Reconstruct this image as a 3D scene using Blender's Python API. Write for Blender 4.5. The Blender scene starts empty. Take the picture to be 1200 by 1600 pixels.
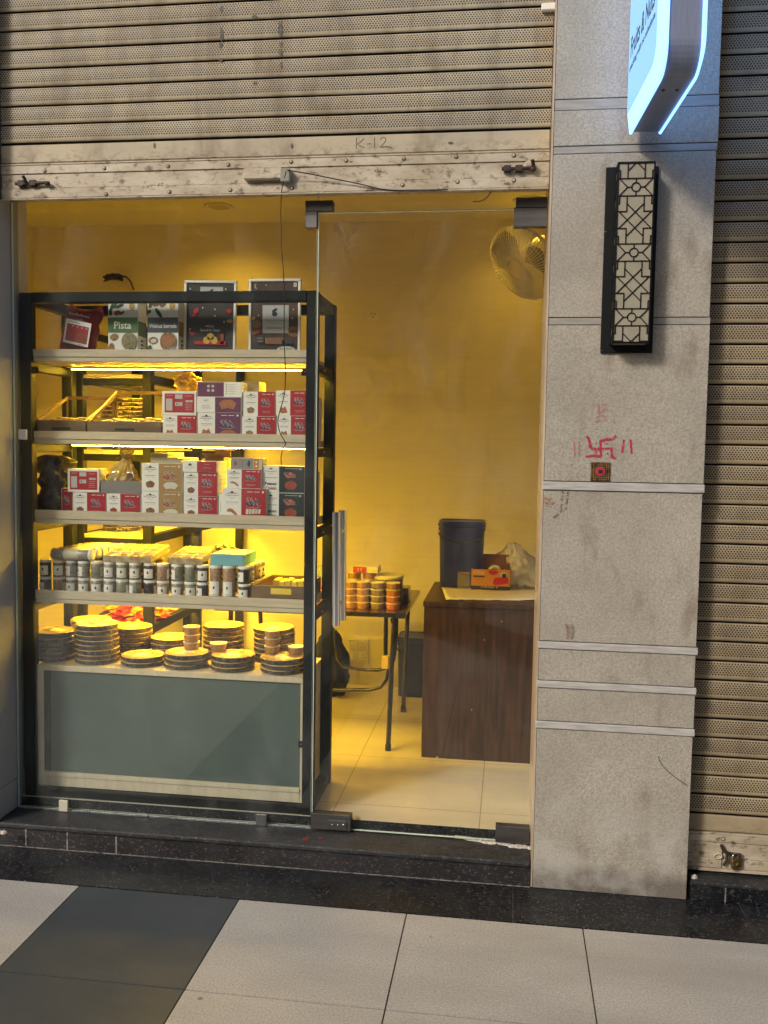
import bpy, bmesh, math, random
from mathutils import Vector, Matrix, noise as mn, Quaternion
random.seed(7)
S = bpy.context.scene
COL = S.collection
PI = math.pi
R_ = math.radians
# ------------------------------------------------------------------ camera
FPX = 1437.19                       # focal length in photo pixels (1200 x 1600)
YAW, PIT, ROL = R_(7.7614), R_(-4.0321), R_(-0.9318)
CM = (Matrix.Rotation(YAW, 3, 'Z') @ Matrix.Rotation(PIT, 3, 'X') @ Matrix.Rotation(ROL, 3, 'Y'))
CP = Vector((0, -3.3, 1.52))
cd = bpy.data.cameras.new("camera"); cam = bpy.data.objects.new("camera", cd); COL.objects.link(cam)
cd.sensor_fit = 'VERTICAL'; cd.sensor_height = 32; cd.sensor_width = 24
cd.lens = FPX / 1600 * 32; cd.clip_start = .05; cd.clip_end = 1000
rx, fw, up = CM.col[0], CM.col[1], CM.col[2]
mw = Matrix.Identity(4)
for i in range(3):
    mw[i][0] = rx[i]; mw[i][1] = up[i]; mw[i][2] = -fw[i]; mw[i][3] = CP[i]
cam.matrix_world = mw
S.camera = cam
# ------------------------------------------------------------------ light
SUN_DIR = Vector((-.62, -.78, .62)).normalized()
w = bpy.data.worlds.new("World"); S.world = w; w.use_nodes = True
nt = w.node_tree
bg = nt.nodes['Background']; sky = nt.nodes.new('ShaderNodeTexSky'); sky.sky_type = 'NISHITA'
sky.sun_disc = False; sky.sun_elevation = math.asin(SUN_DIR.z); sky.sun_rotation = math.atan2(SUN_DIR.x, SUN_DIR.y)
sky.dust_density = 6; sky.air_density = 1.0; sky.ozone_density = .6
nt.links.new(sky.outputs[0], bg.inputs[0]); bg.inputs[1].default_value = .08
sd = bpy.data.lights.new("sun", 'SUN'); sd.energy = 2.1; sd.angle = R_(9); sd.color = (1, .945, .88)
sun = bpy.data.objects.new("sun", sd); COL.objects.link(sun)
sun.rotation_euler = (-SUN_DIR).to_track_quat('-Z', 'Y').to_euler()
S.view_settings.view_transform = 'Standard'; S.view_settings.look = 'None'
S.view_settings.exposure = 0.0; S.view_settings.gamma = 1
S.view_settings.use_curve_mapping = False
S.cycles.max_bounces = 10; S.cycles.diffuse_bounces = 5; S.cycles.transparent_max_bounces = 24
S.cycles.sample_clamp_indirect = 4.0
S.cycles.use_denoising = True

# ------------------------------------------------------------------ pixel -> point on a real plane
def ray(px, py):
    return CM @ Vector(((px - 600) / FPX, 1, -(py - 800) / FPX))
def at(px, py, Y):
    r = ray(px, py); return CP + r * ((Y - CP.y) / r.y)
def atz(px, py, Z):
    r = ray(px, py); return CP + r * ((Z - CP.z) / r.z)

# ------------------------------------------------------------------ materials
def new_mat(name):
    m = bpy.data.materials.new(name); m.use_nodes = True
    return m, m.node_tree, m.node_tree.nodes['Principled BSDF']
class NG:
    def __init__(s, nt):
        s.nt = nt; s.tc = nt.nodes.new('ShaderNodeTexCoord')
    def n(s, t, **k):
        x = s.nt.nodes.new(t)
        for a, b in k.items(): setattr(x, a, b)
        return x
    def put(s, sock, v):
        if isinstance(v, (int, float)): sock.default_value = v
        elif isinstance(v, (tuple, list)): sock.default_value = tuple(v) if len(sock.default_value) == len(v) else (*v, 1)
        else: s.nt.links.new(v, sock)
    def m(s, op, a, b=0.0, c=None):
        x = s.n('ShaderNodeMath', operation=op)
        s.put(x.inputs[0], a); s.put(x.inputs[1], b)
        if c is not None: s.put(x.inputs[2], c)
        return x.outputs[0]
    def pos(s, sc=(1, 1, 1), off=(0, 0, 0)):
        x = s.n('ShaderNodeMapping'); s.nt.links.new(s.tc.outputs['Object'], x.inputs[0])
        x.inputs['Scale'].default_value = sc; x.inputs['Location'].default_value = off
        return x.outputs[0]
    def noise(s, scale, sc=(1, 1, 1), det=4, rough=.55, off=(0, 0, 0), out=0):
        x = s.n('ShaderNodeTexNoise'); s.put(x.inputs['Vector'], s.pos(sc, off))
        x.inputs['Scale'].default_value = scale; x.inputs['Detail'].default_value = det; x.inputs['Roughness'].default_value = rough
        return x.outputs[out]
    def voro(s, scale, sc=(1, 1, 1), out='Color', feat='F1'):
        x = s.n('ShaderNodeTexVoronoi', feature=feat); s.put(x.inputs['Vector'], s.pos(sc)); x.inputs['Scale'].default_value = scale
        return x.outputs[out]
    def ramp(s, v, lo, hi, a=0., b=1.):
        x = s.n('ShaderNodeMapRange'); s.put(x.inputs[0], v)
        x.inputs[1].default_value = lo; x.inputs[2].default_value = hi; x.inputs[3].default_value = a; x.inputs[4].default_value = b
        return x.outputs[0]
    def mix(s, f, a, b):
        x = s.n('ShaderNodeMix', data_type='RGBA'); s.put(x.inputs[0], f); s.put(x.inputs[6], a); s.put(x.inputs[7], b)
        return x.outputs[2]
    def xyz(s):
        x = s.n('ShaderNodeSeparateXYZ'); s.nt.links.new(s.tc.outputs['Object'], x.inputs[0]); return x.outputs
    def bump(s, h, st, dist=.001):
        x = s.n('ShaderNodeBump'); s.put(x.inputs['Height'], h); x.inputs['Strength'].default_value = st; x.inputs['Distance'].default_value = dist
        return x.outputs[0]
def spec(b, v):
    b.inputs['Specular IOR Level'].default_value = v
def mat(name, c, rough=.5, metal=0., c2=None, ns=20, sc=(1, 1, 1), lo=.4, hi=.65, bump=0, bs=None, coat=0, sp=.5, bd=.001, off=(0, 0, 0), em=None, es=0):
    m, t, b = new_mat(name); g = NG(t)
    if c2 is not None:
        t.links.new(g.mix(g.ramp(g.noise(ns, sc, off=off), lo, hi), c, c2), b.inputs['Base Color'])
    else: b.inputs['Base Color'].default_value = (*c, 1)
    b.inputs['Roughness'].default_value = rough; b.inputs['Metallic'].default_value = metal; spec(b, sp)
    if bump: t.links.new(g.bump(g.noise(bs or ns * 3, sc), bump, bd), b.inputs['Normal'])
    if coat: b.inputs['Coat Weight'].default_value = coat; b.inputs['Coat Roughness'].default_value = .08
    if em: b.inputs['Emission Color'].default_value = (*em, 1); b.inputs['Emission Strength'].default_value = es
    return m

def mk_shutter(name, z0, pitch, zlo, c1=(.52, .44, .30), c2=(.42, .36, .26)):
    m, t, b = new_mat(name); g = NG(t); X, Y, Z = g.xyz()
    v = g.m('DIVIDE', Z, pitch); f = g.m('FRACT', v)
    band = g.m('MULTIPLY', g.m('GREATER_THAN', f, .27), g.m('LESS_THAN', f, .93))
    band = g.m('MULTIPLY', band, g.m('GREATER_THAN', Z, 0.0))
    r = g.m('MULTIPLY', g.m('SUBTRACT', f, .27), 6 / .66); rf = g.m('FRACT', r); ri = g.m('FLOOR', r)
    u = g.m('FRACT', g.m('ADD', g.m('DIVIDE', X, .0098), g.m('MULTIPLY', g.m('MODULO', ri, 2.), .5)))
    du = g.m('MULTIPLY', g.m('SUBTRACT', u, .5), .0098); dv = g.m('MULTIPLY', g.m('SUBTRACT', rf, .5), .0072)
    d = g.m('SQRT', g.m('ADD', g.m('MULTIPLY', du, du), g.m('MULTIPLY', dv, dv)))
    dot = g.m('MULTIPLY', g.ramp(d, .0026, .0036, 1, 0), band)
    base = g.mix(g.ramp(g.noise(2.2, (1, 1, 2.5)), .38, .62), c1, c2)
    base = g.mix(g.ramp(g.noise(9, (1, 1, .6), off=(3, 1, 7)), .5, .70, 0, .6), base, (.24, .18, .11))
    base = g.mix(g.ramp(g.noise(60, (.5, 1, 1.5), 6, .7), .63, .72, 0, .75), base, (.09, .055, .03))
    base = g.mix(g.ramp(g.noise(5, (1.6, 1, .22), 6, .65, off=(8, 2, 1)), .52, .68, 0, .5), base, (.20, .145, .09))
    base = g.mix(g.ramp(g.noise(11, (1, 1, .12), 5, .7, off=(1, 6, 3)), .60, .70, 0, .5), base, (.13, .10, .07))
    low = g.ramp(Z, -.02, -.1, 0, 1)
    spots = g.m('MULTIPLY', g.ramp(g.noise(38, (.6, 1, 1), 8, .75, off=(2, 2, 2)), .49, .58), low)
    base = g.mix(g.m('MULTIPLY', spots, .85), base, (.085, .04, .018))
    col = g.mix(g.m('MULTIPLY', dot, .93), base, (.025, .018, .012))
    t.links.new(col, b.inputs['Base Color']); b.inputs['Roughness'].default_value = .5; spec(b, .35)
    h = g.m('SUBTRACT', g.noise(25, (.4, 1, 2)), g.m('MULTIPLY', dot, .8))
    t.links.new(g.bump(h, .35, .002), b.inputs['Normal'])
    return m
M_SHUT = mk_shutter("shutter_paint", 0, .066, 0)
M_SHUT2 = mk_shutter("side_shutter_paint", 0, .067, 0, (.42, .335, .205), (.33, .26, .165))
M_PLATE = (lambda: (lambda m, t, b, g: (
    t.links.new(g.mix(g.ramp(g.noise(34, (.6, 1, 1), 8, .75), .53, .64), g.mix(g.ramp(g.noise(6, (1, 1, 2.5), 6, .65), .36, .62), (.56, .49, .37), (.38, .31, .21)), (.10, .05, .025)), b.inputs['Base Color']),
    t.links.new(g.bump(g.noise(30), .4, .002), b.inputs['Normal']), m)[-1])(*(lambda q: (q[0], q[1], q[2], NG(q[1])))(new_mat("rail_paint"))))()
M_PLATE.node_tree.nodes['Principled BSDF'].inputs['Roughness'].default_value = .45
M_GROOVE = mat("groove_dark", (.012, .01, .008), .9)

def mk_plaster(name, c1, c2):
    m, t, b = new_mat(name); g = NG(t); X, Y, Z = g.xyz()
    col = g.mix(g.ramp(g.noise(3.5, det=5), .38, .62), c1, c2)
    col = g.mix(g.ramp(g.noise(130, det=3, rough=.7), .36, .62, .55, 0), col, tuple(k * .45 for k in c1))
    # brown stains
    col = g.mix(g.ramp(g.noise(7, (1.5, 1, .6), 6, .6, off=(5, 0, 2.3)), .56, .74, 0, .6), col, (.20, .145, .095))
    low = g.ramp(g.m('ADD', Z, g.m('MULTIPLY', g.noise(9), .12)), .12, .16, 1, 0)
    col = g.mix(g.m('MULTIPLY', low, .7), col, (.13, .11, .09))
    chalk = g.m('MULTIPLY', g.ramp(Z, .36, .16, 0, 1), g.ramp(g.noise(6, off=(9, 9, 9)), .48, .62))
    col = g.mix(g.m('MULTIPLY', chalk, .55), col, (.56, .54, .49))
    t.links.new(col, b.inputs['Base Color']); b.inputs['Roughness'].default_value = .75; spec(b, .35)
    h = g.m('ADD', g.noise(165, det=3, rough=.65), g.m('MULTIPLY', g.noise(330, det=2), .5))
    t.links.new(g.bump(h, .8, .004), b.inputs['Normal'])
    return m
M_PLASTER = mk_plaster("rough_plaster", (.53, .485, .405), (.44, .40, .335))
M_BAND = mat("marble_band", (.52, .50, .47), .35, c2=(.38, .36, .34), ns=14, sc=(1, 1, 8), bump=.1)
M_BAND2 = mat("grey_band", (.36, .335, .295), .65, c2=(.29, .27, .235), ns=14, sc=(1, 1, 6), bump=.15)
M_TRIM = mat("beige_edge_tile", (.58, .49, .38), .3, c2=(.42, .33, .24), ns=18, sc=(1, 1, .2))

def mk_granite(name, red, dust):
    k_ = .7
    m, t, b = new_mat(name); g = NG(t)
    base = g.mix(g.ramp(g.noise(6, (1, 2, 2)), .35, .7), (.008, .009, .012), (.018, .020, .024))
    v = g.noise(95, (.55, 1, 1), 5, .7)
    base = g.mix(g.ramp(v, .55, .66), base, (.085, .078, .07) if not red else (.15, .075, .055))
    base = g.mix(g.ramp(g.noise(150, det=3, off=(4, 4, 1)), .645, .69), base, (.24, .225, .21))
    if dust: base = g.mix(g.ramp(g.noise(5, (1, 2.5, 1), 6, .65), .3, .7, .12 * dust, .62 * dust), base, (.12, .118, .115))
    t.links.new(base, b.inputs['Base Color']); spec(b, .28)
    t.links.new(g.ramp(g.noise(8), .3, .7, .22 + .25 * dust, .42 + .3 * dust), b.inputs['Roughness'])
    t.links.new(g.bump(g.noise(60), .05 + .1 * dust, .001), b.inputs['Normal'])
    return m
M_GRAN = mk_granite("black_granite", 0, .0); M_GRANR = mk_granite("red_speckled_granite", 1, .35); M_GRAND = mk_granite("dusty_granite", 0, .5)
M_GROUT = mat("pale_grout", (.30, .28, .25), .9, c2=(.08, .075, .07), ns=60, bump=.4)

def mk_tile(name, c1, c2, spk):
    m, t, b = new_mat(name); g = NG(t)
    base = g.mix(g.ramp(g.noise(2.6, (.8, 1.6, 1), 5), .36, .66), c1, c2)
    base = g.mix(g.ramp(g.noise(170, det=4, rough=.75), .38, .60, spk, 0), base, tuple(k * .4 for k in c1))
    base = g.mix(g.ramp(g.noise(1.1, (.5, 2.2, 1), 6, .65, off=(3, 3, 3)), .5, .72, 0, .42), base, tuple(k * .6 for k in c2))
    base = g.mix(g.ramp(g.voro(4.5, out='Distance'), .02, .05, .85, 0), base, (.05, .045, .04))
    t.links.new(base, b.inputs['Base Color'])
    t.links.new(g.ramp(g.noise(5), .3, .7, .5, .7), b.inputs['Roughness']); spec(b, .3)
    t.links.new(g.bump(g.noise(260, det=2), .28, .001), b.inputs['Normal'])
    return m
M_TILE = mk_tile("pale_stone_tile", (.53, .51, .475), (.45, .433, .40), .65)
M_TILED = mk_tile("dark_stone_tile", (.066, .076, .086), (.054, .063, .072), .3)
M_JOINT = mat("tile_joint", (.03, .028, .026), .9)
M_GROUND = mat("ground_concrete", (.30, .285, .26), .9, c2=(.22, .21, .2), ns=2)
M_ADDEDWALL = mat("added_wall_plaster", (.30, .29, .275), .8, c2=(.20, .195, .19), ns=1.5)

def mk_ifloor():
    m, t, b = new_mat("shop_floor_tile"); g = NG(t); X, Y, Z = g.xyz()
    fx = g.m('ABSOLUTE', g.m('SUBTRACT', g.m('FRACT', g.m('DIVIDE', g.m('ADD', X, 6.24), .56)), .5))
    fy = g.m('ABSOLUTE', g.m('SUBTRACT', g.m('FRACT', g.m('DIVIDE', g.m('ADD', Y, 5.985), .56)), .5))
    j = g.m('MAXIMUM', g.m('GREATER_THAN', fx, .4965), g.m('GREATER_THAN', fy, .4965))
    base = g.mix(g.ramp(g.noise(2.5, (1, 3, 1), 5), .35, .7), (.66, .61, .50), (.56, .52, .42))
    base = g.mix(g.ramp(g.noise(7, (1, 1, 1), 6, .7, off=(2, 7, 1)), .6, .85, 0, .12), base, (.4, .33, .22))
    t.links.new(g.mix(g.m('MULTIPLY', j, .6), base, (.16, .13, .09)), b.inputs['Base Color'])
    t.links.new(g.ramp(g.noise(6), .3, .7, .10, .24), b.inputs['Roughness'])
    return m
M_IFLOOR = mk_ifloor()
M_WALL = mat("textured_wallpaper", (.78, .73, .60), .7, c2=(.735, .685, .56), ns=16, sc=(.25, 1, 4), lo=.35, hi=.7, bump=.45, bs=70, bd=.003)
M_CEIL = mat("ceiling_paint", (.72, .70, .66), .8)
M_SKIRT = mat("skirting_tile", (.6, .56, .46), .3, c2=(.5, .46, .38), ns=8)
M_EXTWALL = mat("grey_painted_wall", (.36, .36, .36), .7, c2=(.31, .31, .32), ns=4, bump=.15, bs=60)

def mk_lam(name, c1, c2, sc, rough=.4, ns=7, lo=.35, hi=.66, coat=0):
    m, t, b = new_mat(name); g = NG(t)
    a = g.noise(ns, sc, 6, .6)
    base = g.mix(g.ramp(a, lo, hi), c1, c2)
    base = g.mix(g.ramp(g.noise(ns * 8, sc, 3, .6), .4, .7, 0, .35), base, tuple(k * .7 for k in c1))
    t.links.new(base, b.inputs['Base Color']); b.inputs['Roughness'].default_value = rough; spec(b, .4)
    if coat: b.inputs['Coat Weight'].default_value = coat; b.inputs['Coat Roughness'].default_value = .1
    return m
M_LAM = mk_lam("pale_oak_laminate", (.66, .58, .42), (.55, .48, .34), (6, 6, .8))
M_LAMH = mk_lam("pale_oak_edge", (.62, .54, .39), (.50, .43, .30), (.8, 4, 9))
M_WALNUT = mk_lam("dark_walnut_laminate", (.075, .034, .017), (.016, .008, .005), (7, 7, .45), .4)
M_TABLE = mk_lam("brown_table_laminate", (.10, .045, .022), (.05, .022, .012), (1, 6, 1), .25, coat=.4)
M_FRAME = mat("black_powder_coat", (.007, .0085, .009), .55, sp=.22, bump=.05, bs=300)
M_TUBE = mat("black_enamel_tube", (.01, .01, .01), .25, coat=.4)
M_BACKGL = mat("grey_green_back_painted_glass", (.10, .132, .12), .35, c2=(.085, .115, .103), ns=3)
M_STEEL = mat("brushed_steel", (.55, .55, .56), .25, 1.0, c2=(.42, .42, .43), ns=30, sc=(1, 1, .1))
M_PATCH = mat("dark_satin_steel", (.16, .155, .15), .42, .8, c2=(.11, .105, .1), ns=40, sc=(.1, 1, 1))
M_CHROME = mat("chrome", (.92, .92, .92), .2, 1.0)
M_WHITEP = mat("white_plastic", (.82, .80, .76), .4)
M_CREAMP = mat("cream_plastic", (.62, .58, .46), .4)
M_BLUEP = mat("navy_plastic", (.010, .016, .16), .35, c2=(.016, .024, .2), ns=9, bump=.05)
M_BLKPL = mat("black_plastic", (.012, .012, .014), .4)
M_RUST = mat("rusty_iron", (.05, .025, .014), .6, c2=(.012, .01, .009), ns=50, bump=.5)
M_BRASS = mat("worn_brass", (.28, .17, .06), .42, .7, c2=(.10, .065, .03), ns=60, bump=.3)
M_RED = mat("kumkum_red", (.48, .02, .05), .7, c2=(.38, .03, .07), ns=200)
M_REDF = mat("faded_kumkum", (.42, .14, .15), .75, c2=(.42, .25, .23), ns=160)
M_WIRE = mat("black_cable", (.008, .006, .006), .45)

def mk_glass(name, tint=(.97, .985, .975), dirt=.011):
    m = bpy.data.materials.new(name); m.use_nodes = True; t = m.node_tree
    t.nodes.remove(t.nodes['Principled BSDF']); g = NG(t); out = t.nodes['Material Output']
    tr = g.n('ShaderNodeBsdfTransparent'); tr.inputs[0].default_value = (*tint, 1)
    gl = g.n('ShaderNodeBsdfGlossy'); gl.inputs['Roughness'].default_value = .012; gl.inputs[0].default_value = (.95, 1, 1, 1)
    ge = g.n('ShaderNodeNewGeometry'); dp = g.n('ShaderNodeVectorMath', operation='DOT_PRODUCT'); t.links.new(ge.outputs['Normal'], dp.inputs[0]); t.links.new(ge.outputs['Incoming'], dp.inputs[1])
    fres = g.m('ADD', .04, g.m('MULTIPLY', .96, g.m('POWER', g.m('SUBTRACT', 1.0, g.m('ABSOLUTE', dp.outputs['Value'])), 5.0)))
    mx = g.n('ShaderNodeMixShader'); t.links.new(fres, mx.inputs[0]); t.links.new(tr.outputs[0], mx.inputs[1]); t.links.new(gl.outputs[0], mx.inputs[2])
    df = g.n('ShaderNodeBsdfDiffuse'); df.inputs[0].default_value = (.6, .6, .58, 1)
    m2 = g.n('ShaderNodeMixShader'); t.links.new(g.ramp(g.noise(4, (1, 1, .5), 7, .7), .5, .8, .002, dirt * 6), m2.inputs[0])
    t.links.new(mx.outputs[0], m2.inputs[1]); t.links.new(df.outputs[0], m2.inputs[2]); t.links.new(m2.outputs[0], out.inputs[0])
    return m
M_GLASS = mk_glass("clear_glass")
M_GEDGE = mat("polished_glass_edge", (.70, .85, .82), .15, coat=.6)
def mk_film(name, c, alpha, rough=.15):
    m, t, b = new_mat(name); b.inputs['Base Color'].default_value = (*c, 1); b.inputs['Alpha'].default_value = alpha
    b.inputs['Roughness'].default_value = rough; return m
M_FILM = mk_film("translucent_film", (.75, .74, .70), .35)
M_ORG = mk_film("gold_organza", (.55, .38, .10), .62, .4)
M_LED = mat("led_strip", (1, .8, .4), em=(1, .58, .03), es=620)
M_LEDB = mat("led_strip_rear", (1, .8, .4), em=(1, .58, .03), es=300)
M_DOWN = mat("downlight_lens", (.45, .40, .30), .4)
M_SIGN = mat("lit_sign_acrylic", (.12, .16, .2), .3, em=(.23, .58, 1.0), es=1.0)
M_SIGNR = mat("lit_sign_rim", (.12, .16, .2), .3, em=(.42, .95, 2.2), es=1.35)
M_INK = mat("dark_ink", (.02, .03, .06), .6)

P = {}
def pc(name, c, rough=.5, **k):
    P[name] = mat("print_" + name, c, rough, **k); return P[name]
pc('white', (.78, .76, .68)); pc('red', (.36, .015, .024)); pc('purple', (.13, .035, .085)); pc('kraft', (.36, .22, .08)); pc('black', (.012, .022, .022))
pc('ink', (.03, .03, .04)); pc('grey', (.25, .24, .22)); pc('tan', (.42, .17, .07), c2=(.28, .10, .04), ns=180); pc('brown', (.14, .06, .025), c2=(.30, .16, .07), ns=250)
pc('redbrown', (.38, .07, .02), c2=(.2, .02, .01), ns=220); pc('blue', (.02, .025, .08)); pc('green', (.05, .15, .035)); pc('leaf', (.03, .07, .02))
pc('slate', (.03, .045, .065)); pc('nut', (.33, .20, .07), c2=(.14, .07, .02), ns=150); pc('pistachio', (.28, .24, .12), c2=(.12, .11, .05), ns=160)
pc('gold', (.55, .34, .06)); pc('orange', (.48, .20, .02)); pc('paleblue', (.16, .40, .45)); pc('cream', (.55, .52, .38)); pc('posterdark', (.02, .016, .013), c2=(.035, .022, .016), ns=30)
pc('posterbrown', (.05, .026, .016), c2=(.09, .045, .025), ns=14); pc('silver', (.25, .25, .26)); pc('cartonbrown', (.16, .06, .02)); pc('dispred', (.42, .01, .01)); pc('paper', (.62, .58, .46))
pc('yellow', (.75, .55, .06)); pc('film', (.5, .5, .48), .2)

# ------------------------------------------------------------------ mesh builder
class MB:
    def __init__(s): s.v = []; s.f = []; s.mi = []; s.sm = []; s.T = None
    def add(s, vs, fs, m=0, sm=False):
        o = len(s.v)
        for p in vs:
            p = Vector(p); s.v.append(s.T @ p if s.T is not None else p)
        for f in fs: s.f.append([o + i for i in f]); s.mi.append(m); s.sm.append(sm)
    def box(s, x0, x1, y0, y1, z0, z1, m=0):
        if x0 > x1: x0, x1 = x1, x0
        vs = [(x, y, z) for x in (x0, x1) for y in (y0, y1) for z in (z0, z1)]
        s.add(vs, [(0, 1, 3, 2), (4, 6, 7, 5), (0, 4, 5, 1), (2, 3, 7, 6), (0, 2, 6, 4), (1, 5, 7, 3)], m)
        return s
    def rbox(s, x0, x1, y0, y1, z0, z1, b=.002, m=0, seg=1):
        bm = bmesh.new(); bmesh.ops.create_cube(bm, size=1)
        for v in bm.verts: v.co = Vector(((x0 + x1) / 2 + v.co.x * abs(x1 - x0), (y0 + y1) / 2 + v.co.y * abs(y1 - y0), (z0 + z1) / 2 + v.co.z * abs(z1 - z0)))
        bmesh.ops.bevel(bm, geom=bm.edges[:], offset=b, segments=seg, affect='EDGES', profile=.5)
        s.frombm(bm, m, seg > 1); return s
    def frombm(s, bm, m=0, sm=False):
        bm.verts.index_update()
        s.add([v.co.copy() for v in bm.verts], [[v.index for v in f.verts] for f in bm.faces], m, sm); bm.free()
    def tube(s, pts, r, n=8, m=0, closed=False, radii=None):
        pts = [Vector(p) for p in pts]; N = len(pts); rings = []; prev = None
        for i, p in enumerate(pts):
            a = pts[i - 1] if (i > 0 or closed) else p; b = pts[(i + 1) % N] if (i < N - 1 or closed) else p
            t = (b - a).normalized() if (b - a).length > 1e-9 else Vector((0, 0, 1))
            if prev is None:
                u = t.orthogonal().normalized()
            else:
                u = prev - t * prev.dot(t); u = u.normalized() if u.length > 1e-6 else t.orthogonal().normalized()
            prev = u; w_ = t.cross(u); rr = radii[i] if radii else r
            rings.append([p + (u * math.cos(2 * PI * k / n) + w_ * math.sin(2 * PI * k / n)) * rr for k in range(n)])
        vs = [q for rg in rings for q in rg]; fs = []
        for i in range(N if closed else N - 1):
            j = (i + 1) % N
            for k in range(n): fs.append((i * n + k, i * n + (k + 1) % n, j * n + (k + 1) % n, j * n + k))
        s.add(vs, fs, m, True)
        if not closed: s.add(rings[0], [list(range(n))[::-1]], m); s.add(rings[-1], [list(range(n))], m)
        return s
    def lathe(s, c, prof, n=24, m=0, sm=True, ms=None):
        c = Vector(c); vs = []; L = len(prof)
        for (r, z) in prof:
            for k in range(n):
                a = 2 * PI * k / n; vs.append(c + Vector((max(r, 1e-5) * math.cos(a), max(r, 1e-5) * math.sin(a), z)))
        for i in range(L - 1):
            fs = [(i * n + k, i * n + (k + 1) % n, (i + 1) * n + (k + 1) % n, (i + 1) * n + k) for k in range(n)]
            o = len(s.v)
            if i == 0: base = o; s.add(vs, [], m)
            for f in fs: s.f.append([base + q for q in f]); s.mi.append(ms[i] if ms else m); s.sm.append(sm)
        s.add(vs[:n], [list(range(n))[::-1]], ms[0] if ms else m); s.add(vs[-n:], [list(range(n))], ms[-1] if ms else m)
        return s
    def prism(s, poly, fn, t0, t1, m=0, sm=False):
        n = len(poly); vs = [fn(u, v, t0) for u, v in poly] + [fn(u, v, t1) for u, v in poly]
        fs = [list(range(n))[::-1], [n + i for i in range(n)]] + [(i, (i + 1) % n, n + (i + 1) % n, n + i) for i in range(n)]
        s.add(vs, fs, m, sm); return s
    def build(s, name, mats, parent=None, origin=None):
        me = bpy.data.meshes.new(name)
        if parent is not None: o0 = Vector(parent['_o'])
        else: o0 = Vector(origin) if origin is not None else Vector((0, 0, 0))
        me.from_pydata([v - o0 for v in s.v], [], s.f)
        if not isinstance(mats, (list, tuple)): mats = [mats]
        for m_ in mats: me.materials.append(m_)
        for p_, mi_, sm_ in zip(me.polygons, s.mi, s.sm): p_.material_index = mi_; p_.use_smooth = sm_
        bm = bmesh.new(); bm.from_mesh(me); bmesh.ops.recalc_face_normals(bm, faces=bm.faces[:]); bm.to_mesh(me); bm.free()
        ob = bpy.data.objects.new(name, me); COL.objects.link(ob)
        if parent is not None: ob.parent = parent; ob['_o'] = list(parent['_o'])
        else: ob.location = o0; ob['_o'] = list(o0)
        return ob
def tag(o, label, cat, group=None):
    o['label'] = label; o['category'] = cat
    if group: o['group'] = group
    return o
def thing(name, label, cat, loc, group=None):
    o = bpy.data.objects.new(name, None); COL.objects.link(o); o.location = loc; o['_o'] = list(loc); o.empty_display_size = .05
    return tag(o, label, cat, group)
def struct(o): o['kind'] = 'structure'; return o
def clone(root, loc, label=None, rotz=None):
    r = root.copy(); COL.objects.link(r); r.location = loc
    if rotz is not None: r.rotation_euler = (0, 0, rotz)
    if label: r['label'] = label
    for ch in list(root.children):
        c = ch.copy(); COL.objects.link(c); c.parent = r
        for g_ in ch.children:
            d = g_.copy(); COL.objects.link(d); d.parent = c
    return r
# text as mesh triangles, cached: unit = cap height ~ .7
_tc = {}
def text_geo(txt, shear=0., bold=0.):
    k = (txt, shear, bold)
    if k in _tc: return _tc[k]
    cu = bpy.data.curves.new('t', 'FONT'); cu.body = txt; cu.shear = shear; cu.offset = bold; cu.resolution_u = 3
    ob = bpy.data.objects.new('t', cu); COL.objects.link(ob)
    dg = bpy.context.evaluated_depsgraph_get(); dg.update()
    me = bpy.data.meshes.new_from_object(ob.evaluated_get(dg))
    vs = [(v.co.x, v.co.y) for v in me.vertices]; fs = [list(p.vertices) for p in me.polygons]
    bpy.data.objects.remove(ob); bpy.data.curves.remove(cu); bpy.data.meshes.remove(me)
    _tc[k] = (vs, fs); return _tc[k]
class Card:
    """draws flat printed shapes on a plane: fn(u, v, lift) -> point, u,v in 0..1"""
    def __init__(s, mb, o, U, V, N): s.mb, s.o, s.U, s.V, s.N = mb, Vector(o), Vector(U), Vector(V), Vector(N).normalized(); s.l = 0
    def p(s, u, v): return s.o + s.U * u + s.V * v + s.N * s.l
    def nx(s): s.l += .00035; return s
    def poly(s, pts, m): s.mb.add([s.p(u, v) for u, v in pts], [list(range(len(pts)))], m)
    def rect(s, u0, u1, v0, v1, m): s.poly([(u0, v0), (u1, v0), (u1, v1), (u0, v1)], m)
    def ell(s, cu, cv, ru, rv, m, n=16, jit=0):
        s.poly([(cu + ru * (1 + jit * math.sin(k * 2.7)) * math.cos(2 * PI * k / n), cv + rv * (1 + jit * math.cos(k * 3.9)) * math.sin(2 * PI * k / n)) for k in range(n)], m)
    def line(s, pts, wd, m):
        A = s.U.length; B = s.V.length
        for (a, b), (c, d) in zip(pts, pts[1:]):
            dx, dy = (c - a) * A, (d - b) * B; L = math.hypot(dx, dy) or 1; nx_, ny_ = -dy / L * wd / 2 / A, dx / L * wd / 2 / B
            s.poly([(a + nx_, b + ny_), (c + nx_, d + ny_), (c - nx_, d - ny_), (a - nx_, b - ny_)], m)
    def text(s, txt, cu, cv, wu, m, hv=None, shear=0., bold=.015):
        vs, fs = text_geo(txt, shear, bold)
        x0 = min(v[0] for v in vs); x1 = max(v[0] for v in vs); y0 = min(v[1] for v in vs); y1 = max(v[1] for v in vs)
        k = wu / (x1 - x0); kv = (hv / (y1 - y0)) if hv else k * s.U.length / s.V.length
        s.mb.add([s.p(cu + (x - (x0 + x1) / 2) * k, cv + (y - (y0 + y1) / 2) * kv) for x, y in vs], fs, m)

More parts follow.
